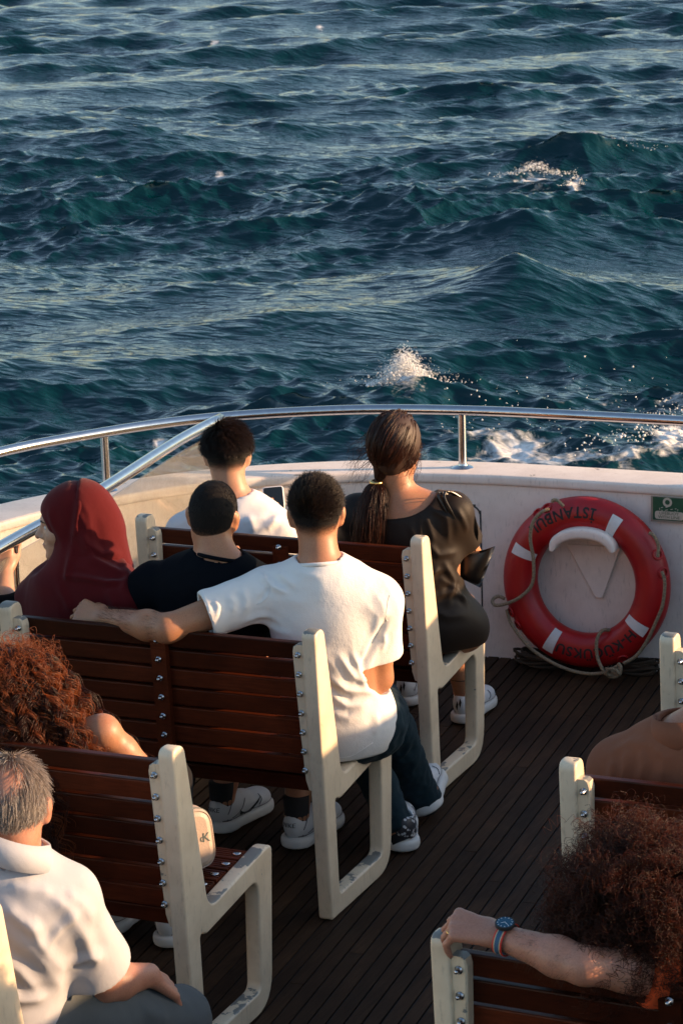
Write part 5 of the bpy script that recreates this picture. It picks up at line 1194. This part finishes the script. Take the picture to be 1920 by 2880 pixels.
    keep = lambda x, y, z: (z > -.065 + .10 * np.clip(y + .05, 0, 1)) & (y < .07 + z * .2) & ~((np.abs(x) > .06) & (z < -.005) & (y > -.045)) & (((x + .004) / .046) ** 2 + ((y + .068) / .055) ** 2 + ((z - .085) / .05) ** 2 > g_.uniform(.25, 1.75, len(x)))
    short_hair(o, 'hair', hd, Rm, 1.0, keep, 'hair_grey', 12000, .036, 44, (0, -.55, -.8), .0006, 6, wide=.97, lift=.12, chaos=.15, lenfn=lambda l: .45 + .8 * np.clip((l[:, 2] + .04) / .09, 0, 1))
    shoe(o, hA, (0, 1, 0), mat='leather_black', solemat='black_rubber'); shoe(o, hB, (0, 1, 0), mat='leather_black', solemat='black_rubber')
man_old()

# ---------------------------------------------------------------- person in brown shirt
def person_brown():
    nk = Uy(1928, 2062, -.62); hd = nk + A(.11, .08, .16); shL = Uy(1745, 2165, -.60); shR = shL + A(.34, .0, .0); elL = A(.99, -.40, .62); wrL = A(1.16, -.20, .58); elR = A(1.52, -.42, .62); wrR = A(1.35, -.2, .58)
    pel = A(1.28, -.54, .50); hipL, hipR = A(1.19, -.47, .485), A(1.37, -.47, .485); knL, knR = A(1.18, -.05, .49), A(1.4, -.05, .49); anL, anR = A(1.18, -.03, .1), A(1.4, -.03, .1); hA, hB = A(1.18, -.08, .004), A(1.4, -.08, .004)
    H, L, Rm = head_prims(hd, nrm(A(.1, 1, -.1)), (0, 0, 1), .98); T, Tf = torso_prims(pel, nk, shL, shR, .98); nckd = nk - Tf[2] * .01
    hl, *_ = hand_prims(wrL, A(.3, .6, -.3), A(0, .2, 1), -1); hr, *_ = hand_prims(wrR, A(-.3, .6, -.3), A(0, .2, 1), 1)
    P = H + [cone(L(0, -.03, -.055), nckd, .052, .06, .03)] + T + arm(shL, elL, wrL) + arm(shR, elR, wrR) + hl + hr + leg(hipL, knL, anL) + leg(hipR, knR, anR) + foot(anL, hA, A(0, 1, 0)) + foot(anR, hB, A(0, 1, 0))
    o = person('person in brown collared shirt at the right edge of the picture', None, (1.28, -.5, .43), P, 'skin_tan', .011)
    sl = shL + (elL - shL) * .7; sr = shR + (elR - shR) * .7
    fo = [([(1715, 2130), (1705, 2180), (1700, 2205)], .009, .012), ([(1750, 2110), (1745, 2160), (1740, 2205)], .007, .014), ([(1790, 2100), (1800, 2150), (1790, 2205)], .008, .012), ([(1830, 2090), (1860, 2130), (1850, 2200)], .007, .014), ([(1700, 2110), (1760, 2080), (1820, 2085)], .005, .012)]
    sh = garment(o, 'shirt', [infl(p, .022) for p in T] + [cone(shL, sl, .074, .085, .04), cone(shR, sr, .074, .085, .04), ell(pel + A(0, .02, .08), A(.2, .16, .17), Tf, .05)], 'shirt_brown', .0065, [(sl, elL - shL, .006, (sl, .14)), (sr, elR - shR, .006, (sr, .14))], [cone(nckd + Tf[2] * .015, L(0, -.03, -.06), .068, .06)], fn=fold_fn(fo, .003, 5, 31, A(.2, 0, 1)))
    V = []; F = []; m = 30
    for i in range(m):
        a = 2 * math.pi * i / m; d = math.cos(a) * Tf[0] + math.sin(a) * Tf[1]; fr_ = max(0, math.sin(a))
        for r_, h_ in ((.073, -.004), (.069, .040 - .012 * fr_), (.075, .046 - .014 * fr_), (.090, .010 - .02 * fr_), (.100, -.022 - .03 * fr_), (.097, -.024 - .03 * fr_), (.084, .010 - .02 * fr_), (.075, .02)): V.append(nckd + d * r_ + Tf[2] * (h_ + .014 - .02 * math.sin(a)))
    for i in range(m):
        for k in range(8): F.append((i * 8 + k, ((i + 1) % m) * 8 + k, ((i + 1) % m) * 8 + (k + 1) % 8, i * 8 + (k + 1) % 8))
    B().add(V, F).obj('collar', 'shirt_brown', sh, smooth=True)
    garment(o, 'trousers', [infl(p, .016) for p in T[:1]] + [infl(p, .016) for p in leg(hipL, knL, anL) + leg(hipR, knR, anR)], 'shorts_dark', .014)
    scalp_base(o, L, Rm, .98, 'scalp_dark', -.05)
    short_hair(o, 'hair', hd, Rm, .98, lambda x, y, z: (z > -.05 + .1 * np.clip(y + .05, 0, 1)) & (y < .06 + z * .3), 'hair_dark', 5000, .03, 45, (0, -.3, -.6))
    shoe(o, hA, (0, 1, 0)); shoe(o, hB, (0, 1, 0))
person_brown()

# ---------------------------------------------------------------- person with a big curly mop, arm along the bench
def person_afro():
    hd = Uy(1826, 2600, -1.76); nk = Uy(1870, 2700, -1.80); shL = Uy(1838, 2735, -1.90); elL = Uy(1640, 2716, -2.0); wrL = Uy(1398, 2632, -1.96); shR = shL + A(.36, .16, .0)
    elR = A(1.95, -1.62, .62); wrR = A(1.75, -1.4, .58); pel = (A(*shL) + shR) / 2; pel = A(pel[0], -1.72, .50); hipL, hipR = pel + A(-.09, .07, -.015), pel + A(.09, .07, -.015); knL, knR = hipL + A(0, .42, 0), hipR + A(.02, .42, 0); anL, anR = knL + A(0, .02, -.39), knR + A(0, .02, -.39); hA, hB = anL + A(0, -.055, 0), anR + A(0, -.055, 0); hA[2] = hB[2] = .004
    H, L, Rm = head_prims(hd, nrm(A(-.2, .97, -.1)), (0, 0, 1), .98); T, Tf = torso_prims(pel, nk, shL, shR, .95); nckd = nk - Tf[2] * .01
    hl, kn, tips, sd = hand_prims(wrL, Uy(1272, 2598, -1.97) - wrL, nrm(A(-.05, -.35, .95)), -1, (62, 40, 15), (.8, .35, -.5), 1.05, .10)
    hr, *_ = hand_prims(wrR, A(-.3, .6, -.3), A(0, .2, 1), 1)
    P = H + [cone(L(0, -.03, -.055), nckd, .05, .06, .03)] + T + arm(shL, elL, wrL, .93) + arm(shR, elR, wrR) + hl + hr + leg(hipL, knL, anL) + leg(hipR, knR, anR) + foot(anL, hA, A(0, 1, 0)) + foot(anR, hB, A(0, 1, 0))
    o = person('person with a big dark curly mop and a watch, arm along the nearest starboard bench', None, (pel[0], -1.7, .43), P, 'skin_pink', .0055)
    sl = shL + (elL - shL) * .16; sr = shR + (elR - shR) * .6
    garment(o, 't_shirt', [infl(p, .016) for p in T] + [cone(shL, sl, .066, .066, .03), cone(shR, sr, .066, .07, .03)], 'sleeve_orange', .0075, [(sl, elL - shL, .006, (sl, .1)), (sr, elR - shR, .006, (sr, .12))], [cone(nckd + Tf[2] * .02, L(0, -.03, -.06), .066, .058)], fn=fold_fn([], .003, 6, 9))
    garment(o, 'trousers', [infl(p, .016) for p in T[:1]] + [infl(p, .016) for p in leg(hipL, knL, anL) + leg(hipR, knR, anR)], 'shorts_dark', .014)
    shoe(o, hA, (0, 1, 0)); shoe(o, hB, (0, 1, 0))
    scalp_base(o, L, Rm, .98, 'scalp_brown', -.08, .06, d=.02)
    keep = lambda x, y, z: (z > -.07 + .4 * np.clip(y + .0, 0, 1)) & (y < .08 + z * .2)
    rt, nn, loc = scalp(hd, Rm, .98, 1900, keep, 61); nn = nn * A(1.35, 1.2, .75); curls(o, 'hair', rt, nn, .135, 'hair_red', 62, .0006, 26, .0085, .026, 1.7, .34, 8, .006, lenvar=.35)
    rt, nn, loc = scalp(hd, Rm, .98, 800, keep, 63); curls(o, 'loose_hair', rt, nn, .14, 'hair_red', 64, .00042, 24, .011, .03, 2.0, .40, 2, .02, lenvar=.4)
    g = np.random.default_rng(13); n = 300; t = g.uniform(.08, 1, n); a0 = g.uniform(0, 6.28, n); ax = wrL + np.outer(t, elL - wrL); d = nrm(elL - wrL); e1 = nrm(np.cross(d, A(0, 0, 1))); e2 = np.cross(d, e1); rr = .0285 + .013 * t; nn_ = np.cos(a0)[:, None] * e1 + np.sin(a0)[:, None] * e2
    strands('arm_hair', np.stack([ax + nn_ * rr[:, None], ax + nn_ * (rr + .007)[:, None] - d * .004 - A(0, 0, .004), ax + nn_ * (rr + .009)[:, None] - d * .008 - A(0, 0, .013)], 1), .0002, 'arm_hair', o)
    # ring and watch
    fb = kn[2] + (tips[2] - kn[2]) * .12; fd = nrm(P[0][1] * 0 + (tips[2] - kn[2])); f1 = nrm(np.cross(fd, A(0, 0, 1))); f2 = np.cross(fd, f1)
    B().tube([fb + .0110 * (math.cos(a) * f1 + math.sin(a) * f2) for a in np.linspace(0, 6.283, 18, endpoint=False)], .0024, 8, True).obj('ring', 'gold', o, smooth=True)
    wc = wrL + (elL - wrL) * .10; wu = nrm(A(.05, -.25, 1) - d * (A(.05, -.25, 1) @ d)); wsd = np.cross(d, wu)
    we = empty('wristwatch', wc, 'wristwatch with blue dial and red striped strap on the outstretched arm', 'watch')
    simple('watch_blue', (.01, .07, .12), .15); simple('strap_red', (.55, .03, .02), .7); simple('strap_blue', (.03, .09, .16), .7); simple('strap_tan', (.42, .33, .2), .7); simple('watch_hand', (.75, .75, .72), .4)
    stripes = ((-.0105, -.0075, 'strap_red'), (-.0075, -.005, 'strap_tan'), (-.005, .005, 'strap_blue'), (.005, .0075, 'strap_tan'), (.0075, .0105, 'strap_red'))
    for x0, x1, mt in stripes:
        V = []; F = []; m = 30
        for i in range(m):
            a = 2 * math.pi * i / m; dr = math.cos(a) * wsd * 1.12 + math.sin(a) * wu
            for r_, xx in ((.0315, x0), (.0335, x0), (.0335, x1), (.0315, x1)): V.append(wc + dr * r_ + d * xx)
        for i in range(m):
            for k in range(4): F.append((i * 4 + k, ((i + 1) % m) * 4 + k, ((i + 1) % m) * 4 + (k + 1) % 4, i * 4 + (k + 1) % 4))
        B().add(V, F).obj('strap_stripe', mt, we, smooth=True, ang=40)
    dc = wc + wu * .033; ca = B().lathe([(.019, 0), (.0205, .002), (.0205, .008), (.0185, .0095), (.018, .0085), (.0005, .0085)], dc, wu, 28).obj('case', 'black_rubber', we, smooth=True, ang=35)
    B().lathe([(.0178, .0086), (.0005, .0087)], dc, wu, 28).obj('dial', 'watch_blue', ca)
    hb = B()
    for a, ln in ((.5, .013), (2.3, .009)):
        dv = math.cos(a) * d + math.sin(a) * wsd; sv_ = np.cross(wu, dv) * .0007; p0 = dc + wu * .0092; hb.add([p0 - sv_, p0 + dv * ln - sv_ * .4, p0 + dv * ln + sv_ * .4, p0 + sv_], [(0, 1, 2, 3)])
    for k in range(12):
        a = k * math.pi / 6; dv = math.cos(a) * d + math.sin(a) * wsd; sv_ = np.cross(wu, dv) * .0006; p0 = dc + wu * .0091; hb.add([p0 + dv * .0135 - sv_, p0 + dv * .0165 - sv_, p0 + dv * .0165 + sv_, p0 + dv * .0135 + sv_], [(0, 1, 2, 3)])
    hb.obj('hands_and_markers', 'watch_hand', ca)
person_afro()

# ================================================================== LIFEBUOY, SIGN, ROPES, BAG, SPRAY
simple('buoy_red', (.44, .008, .010), .38, var=.35, vscale=9, col2=(.30, .006, .009), bump=.08, bscale=40); simple('tape_white', (.72, .70, .68), .45, var=.12, vscale=60); simple('stencil_black', (.02, .012, .012), .7)
q = NT('rope_fibre'); vec = q.coord((1, 1, 1)); n1 = q.noise(vec, 130, 4, .7); q.l(q.mix(q.ramp(n1, .35, .65), (.19, .135, .08), (.36, .28, .18)), q.b.inputs['Base Color']); q.b.inputs['Roughness'].default_value = .9; q.bump(n1, .9, .006); MATS['rope_fibre'] = q.m
BC_ = A(-.083, 2.532, .340); BR, BA_, BB_ = .255, .065, .054
tl_ = R(4); BX, BZ_, BY = A(1, 0, 0), A(0, math.sin(tl_), math.cos(tl_)), A(0, -math.cos(tl_), math.sin(tl_))     # right, up, towards the deck
def tor(phi, th, d=0.0): return BC_ + (BX * math.cos(phi) + BZ_ * math.sin(phi)) * (BR + (BA_ + d) * math.cos(th)) + BY * ((BB_ + d) * math.sin(th))
lb = empty('lifebuoy', BC_ - A(0, 0, .33), 'red lifebuoy with white tapes leaning on the stern bulwark', 'lifebuoy')
def tor_patch(p0, p1, np_, t0, t1, nt_, d, closed=False):
    V = [tor(p0 + (p1 - p0) * i / np_, t0 + (t1 - t0) * j / nt_, d) for i in range(np_ + (0 if closed else 1)) for j in range(nt_ + (0 if closed else 1))]; F = []
    m = np_ if closed else np_ + 1; n_ = nt_ if closed else nt_ + 1
    for i in range(np_):
        for j in range(nt_): F.append((i * n_ + j, ((i + 1) % m) * n_ + j, ((i + 1) % m) * n_ + (j + 1) % n_, i * n_ + (j + 1) % n_))
    return V, F
V, F = tor_patch(0, 2 * math.pi, 96, 0, 2 * math.pi, 32, 0, True); B().add(V, F).obj('ring', 'buoy_red', lb, smooth=True)
for a in (63, 156, 243, 327):
    V, F = tor_patch(R(a - 4.3), R(a + 4.3), 8, R(55), R(142), 16, .0016); B().add(V, F).obj('reflective_tape', 'tape_white', lb, smooth=True)
def buoy_text(body, size, phi0, sgn, base, name):
    me = text_mesh(body, size, 0, 1.12, .0011)
    # subdivide the letters a little so that they bend
    bm = bmesh.new(); bm.from_mesh(me); bmesh.ops.triangulate(bm, faces=bm.faces[:]); bmesh.ops.subdivide_edges(bm, edges=[e for e in bm.edges if e.calc_length() > size * .25], cuts=1, use_grid_fill=False); bm.to_mesh(me); bm.free()
    def fn(c):
        out = []
        for x_, y_, _ in c:
            y_ = y_ * 1.0
            phi = phi0 + (x_ / base if sgn < 0 else -x_ / base); r_ = base - y_ if sgn < 0 else base + y_; rr = np.clip((r_ - BR) / BA_, -.98, .98)
            out.append(tor(phi, math.acos(rr), .0014))
        return np.array(out) - wloc(lb)
    map_verts(me, fn); me.materials.append(MATS['stencil_black']); return link('lettering', me, lb)
buoy_text('İSTANBUL', .056, R(108), -1, .287, 'a'); buoy_text('ŞH-KÜÇÜKSU', .050, R(289), 1, .240, 'b')
for a in (118, 205, 25, 12, 300, 215, 126):
    p = tor(R(a), R(35), .001); B().tube([p + .018 * (math.cos(k) * nrm(tor(R(a + 2), R(35)) - tor(R(a - 2), R(35))) + math.sin(k) * nrm(tor(R(a), R(45)) - tor(R(a), R(25)))) for k in np.linspace(0, 6.283, 14, endpoint=False)], .004, 6, True).obj('rope_eyelet', 'buoy_red', lb, smooth=True)
RY = 2.462
def rope_obj(name, pts, parent, r=.0066, y=RY, ys=None):
    P = [Uy(u, v, y if ys is None else ys[i]) for i, (u, v) in enumerate(pts)]; return B().tube(spline(P, 7), r, 8).obj(name, 'rope_fibre', parent, smooth=True)
rope_obj('grab_rope', [(1543, 1432), (1522, 1440), (1498, 1468), (1490, 1515), (1499, 1575), (1496, 1640), (1465, 1677), (1425, 1697), (1392, 1702), (1384, 1688), (1400, 1677), (1418, 1684)], lb, ys=[2.48, 2.465, 2.46, 2.46, 2.46, 2.46, 2.455, 2.45, 2.46, 2.48, 2.50, 2.50])
rope_obj('grab_rope', [(1552, 1412), (1556, 1406), (1568, 1409), (1584, 1424)], lb, y=2.475); rope_obj('grab_rope', [(1824, 1498), (1838, 1508), (1850, 1535), (1848, 1566)], lb, y=2.475)
rope_obj('grab_rope', [(1860, 1607), (1868, 1640), (1862, 1700), (1845, 1745), (1816, 1806), (1786, 1846), (1752, 1866)], lb, y=2.462)
rope_obj('grab_rope', [(1424, 1715), (1440, 1760), (1490, 1822), (1560, 1868), (1630, 1892), (1690, 1893), (1738, 1872)], lb, ys=[2.5, 2.475, 2.455, 2.44, 2.43, 2.42, 2.42])
rope_obj('grab_rope', [(1712, 1772), (1692, 1774), (1677, 1800), (1678, 1845), (1692, 1880), (1712, 1902), (1738, 1900), (1744, 1878), (1738, 1866)], lb, ys=[2.50, 2.47, 2.455, 2.44, 2.42, 2.41, 2.405, 2.41, 2.42])
kn_ = [Uy(1722 + 18 * math.cos(a * 1.7), 1890 + 10 * math.sin(a * 2.3), 2.405 + .012 * math.sin(a)) for a in np.linspace(0, 9, 24)]; B().tube(kn_, .0062, 7).obj('rope_knot', 'rope_fibre', lb, smooth=True)
for (u, v, rx, ry_, lab, sd_) in ((1526, 1858, .105, .045, 'coil of old rope on the deck left of the lifebuoy foot', 1), (1786, 1878, .09, .04, 'coil of old rope on the deck right of the lifebuoy foot', 2)):
    c = Uz(u, v, .02); g = np.random.default_rng(sd_); pts = []
    for k in range(11 * 16):
        a = k / 16 * 6.283; w_ = 1 + .10 * math.sin(k * .21 + sd_) + .05 * g.normal() * .4; lay = k / (11 * 16)
        pts.append(c + A(rx * w_ * math.cos(a) * (1 - .35 * (k // 16 % 3) / 3), ry_ * w_ * math.sin(a), -.012 + .045 * lay + .008 * math.sin(a * 2 + k * .05)))
    o = B().tube(pts, .0055, 7).obj('rope_coil', simple('rope_dark', (.055, .036, .02), .95, bump=.8, bscale=160, var=.5), None, c * A(1, 1, 0), smooth=True); tag(o, lab, 'rope', 'rope coils under the lifebuoy')
# bracket that carries the buoy
bk = empty('buoy_bracket', Uy(1650, 1530, 2.6), 'white curved bracket inside the lifebuoy with a triangular back plate', 'bracket')
arc = spline([Uy(u, v, 2.50) for u, v in ((1556, 1543), (1566, 1518), (1598, 1501), (1640, 1496), (1686, 1504), (1716, 1524), (1728, 1548))], 5); V = []; F = []
prof = fillet([(-.022, 0), (.020, 0), (.020, .10), (-.014, .10)], [.016, .016, .0, .0], 4); n_ = len(prof)
for i, p in enumerate(arc):
    t = nrm(arc[min(i + 1, len(arc) - 1)] - arc[max(i - 1, 0)]); up_ = nrm(np.cross(A(0, -1, 0), t) * 1.0); up_ = up_ if up_[2] > 0 else -up_; k_ = 1 - .55 * abs(2 * i / (len(arc) - 1) - 1) ** 4
    for a_, d_ in prof: V.append(p + up_ * a_ * k_ + A(0, d_ - .035, 0))
for i in range(len(arc) - 1):
    for k in range(n_): F.append((i * n_ + k, (i + 1) * n_ + k, (i + 1) * n_ + (k + 1) % n_, i * n_ + (k + 1) % n_))
F += [tuple(range(n_)), tuple((len(arc) - 1) * n_ + k for k in range(n_))[::-1]]
B().add(V, F).obj('saddle', 'white_paint', bk, smooth=True, ang=45)
tri = [Uy(u, v, 2.6) for u, v in ((1590, 1530), (1742, 1540), (1692, 1684), (1672, 1682))]; lp = fillet([(p[0], p[2]) for p in tri], .008, 4)
me = flat_mesh([lp], .010, .003, 'back_plate', 'white_paint'); map_verts(me, lambda c: np.stack([c[:, 0], 2.607 - c[:, 2], c[:, 1]], 1) - wloc(bk)); link('back_plate', me, bk)
# sign
sg = empty('safety_sign', (.208, 2.612, .585), 'green safety sign reading lifebuoy with line, above the lifebuoy', 'sign'); simple('sign_green', (.008, .085, .045), .4, var=.2, vscale=40); simple('sign_cream', (.55, .46, .36), .5); simple('sign_frame', (.30, .24, .18), .6)
a0, a1 = Uy(1829, 1394, 2.607), Uy(1829, 1466, 2.607); x0, z1, z0 = a0[0], .668, a1[2]; x1 = x0 + .138; ys_ = 2.609
B().box((x0, ys_ - .003, z0), (x1, ys_ - .0005, z1 - .004)).obj('backing', 'sign_frame', sg); B().box((x0 + .008, ys_ - .0045, z0 + .008), (x1 - .008, ys_ - .0031, z1 - .006)).obj('panel', 'sign_green', sg)
cx_ = (x0 + x1) / 2
lp = fillet([(x0 + .016, z0 + .012), (x1 - .014, z0 + .012), (x1 - .014, z0 + .042), (x0 + .016, z0 + .042)], .010, 4); me = flat_mesh([lp], .001, 0, 'text_plate', 'sign_cream'); map_verts(me, lambda c: np.stack([c[:, 0], ys_ - .0052 - c[:, 2], c[:, 1]], 1) - wloc(sg)); link('text_plate', me, sg)
for body, zz in (('LIFEBUOY', z0 + .0295), ('WITH LINE', z0 + .0155)):
    me = text_mesh(body, .0155); map_verts(me, lambda c: np.stack([c[:, 0] * 1.08 + cx_, np.full(len(c), ys_ - .0062), c[:, 1] + zz], 1) - wloc(sg)); me.materials.append(MATS['sign_green']); link('lettering', me, sg)
rc = A(cx_ - .006, ys_ - .0052, z0 + .076); V = []; F = []; m = 28
for i in range(m):
    a = 6.283 * i / m
    for r_ in (.009, .0175): V.append(rc + A(r_ * math.cos(a), 0, r_ * math.sin(a)))
for i in range(m): F.append((i * 2, i * 2 + 1, ((i + 1) % m) * 2 + 1, ((i + 1) % m) * 2))
B().add(V, F).obj('ring_symbol', 'sign_cream', sg)
ln = spline([rc + A(dx_, 0, dz_) for dx_, dz_ in ((.0, -.018), (-.024, -.021), (-.030, -.027), (-.018, -.031), (.012, -.026), (.034, -.022), (.040, -.028), (.026, -.034))], 6)
for i in range(0, len(ln) - 2, 4): B().tube([p + A(0, -.0004, 0) for p in ln[i:i + 3]], .0013, 5).obj('line_dash', 'sign_cream', sg)
# beige handbag on the seat
bc = Uy(508, 2360, -.80); hb_ = empty('handbag', bc - A(0, 0, .085), 'beige boxy handbag with a small dark monogram on the bench seat', 'handbag'); simple('bag_beige', (.50, .385, .30), .5, bump=.25, bscale=220, var=.08); simple('bag_zip', (.10, .13, .12), .5)
bn = nrm(A(.80, -.60, .06)); bx_ = nrm(np.cross(A(0, 0, 1), bn)); bz_ = np.cross(bn, bx_)
lp = fillet([(-.088, -.083), (.088, -.083), (.078, .083), (-.078, .083)], .05, 8); me = flat_mesh([lp], .075, .02, 'body', 'bag_beige'); me.polygons.foreach_set('use_smooth', [True] * len(me.polygons)); me.set_sharp_from_angle(angle=R(50)); orient(me, bx_, bz_, bn, bc - wloc(hb_)); link('body', me, hb_)
ot = [bc + bx_ * p[0] * 1.0 + bz_ * p[1] * 1.0 for p in fillet([(-.087, -.082), (.087, -.082), (.077, .082), (-.077, .082)], .05, 8)]
B().tube([p + bn * .021 for p in ot], .0022, 6, True).obj('zip', 'bag_zip', hb_); B().tube([p + bn * .034 - (p - bc) * .045 for p in ot], .0018, 6, True).obj('piping', 'bag_beige', hb_)
B().tube(spline([bc + bx_ * -.03 + bz_ * .083, bc + bx_ * -.025 + bz_ * .105, bc + bx_ * .015 + bz_ * .105, bc + bx_ * .02 + bz_ * .083], 5), .005, 8).obj('handle', 'bag_beige', hb_, smooth=True)
for ch, dx_, sz in (('c', -.006, .030), ('K', .006, .036)):
    me = text_mesh(ch, sz); map_verts(me, lambda c: bc + np.outer(c[:, 0] + dx_ + .050, bx_) + np.outer(c[:, 1] + .002 - sz * .3, bz_) + bn * .0385 - wloc(hb_)); me.materials.append(MATS['bag_zip']); link('monogram', me, hb_)
# spray thrown up by the wake
def spray():
    g = np.random.default_rng(77); bm = bmesh.new(); bmesh.ops.create_icosphere(bm, subdivisions=1, radius=1); bmesh.ops.delete(bm, geom=[], context='VERTS'); bv = np.array([v.co for v in bm.verts]); bf = np.array([[v.index for v in f.verts] for f in bm.faces]); bm.free()
    C_ = []; S_ = []
    def plume(u, v, n, wu, h, r0, r1):
        p = sea_pt(u, v); e = nrm(p - CAM[:2]); s_ = A(e[1], -e[0])
        for _ in range(n):
            a = g.normal() * wu; t = abs(g.normal()) * .5; up_ = h * max(0, 1 - (a / wu / 2.2) ** 2) * g.beta(1.2, 2.6)
            C_.append((p[0] + s_[0] * a + e[0] * g.normal() * wu * .5, p[1] + s_[1] * a + e[1] * g.normal() * wu * .5, SEA_Z + .12 + up_ + .1 * max(0, 1 - abs(a) / wu))); S_.append(r0 * (r1 / r0) ** (g.random() ** 2.2) * (1.25 - .8 * up_ / h))
    plume(1138, 1114, 3600, .115, .30, .003, .0095); plume(1170, 1112, 200, .2, .24, .0025, .006); plume(1090, 1115, 120, .25, .2, .0025, .006)
    plume(1500, 514, 700, .22, .13, .003, .010); plume(1615, 545, 80, .08, .18, .004, .010); plume(1640, 440, 160, .16, .16, .003, .009); plume(1720, 440, 120, .4, .10, .004, .009); plume(1455, 805, 80, .10, .12, .003, .008)
    for _ in range(130):
        u, v = g.uniform(1230, 1930), g.normal(1235, 38); p = sea_pt(u, v); C_.append((p[0], p[1], SEA_Z + .1 + abs(g.normal()) * .25)); S_.append(.0025 * 3.6 ** (g.random() ** 2))
    plume(1890, 1290, 400, .3, .4, .003, .012)
    C_ = np.array(C_); S_ = np.array(S_); V = (C_[:, None, :] + bv[None] * S_[:, None, None] * (1 + .25 * g.normal(size=(len(C_), len(bv), 1)))).reshape(-1, 3); F = (bf[None] + (np.arange(len(C_)) * len(bv))[:, None, None]).reshape(-1, 3)
    simple('spray_white', (.82, .82, .82), .35, sss=0); o = link('sea_spray', mesh_np('sea_spray', V, F, 'spray_white')); tag(o, 'white spray droplets thrown up by the wake', 'spray', kind='stuff')
spray()
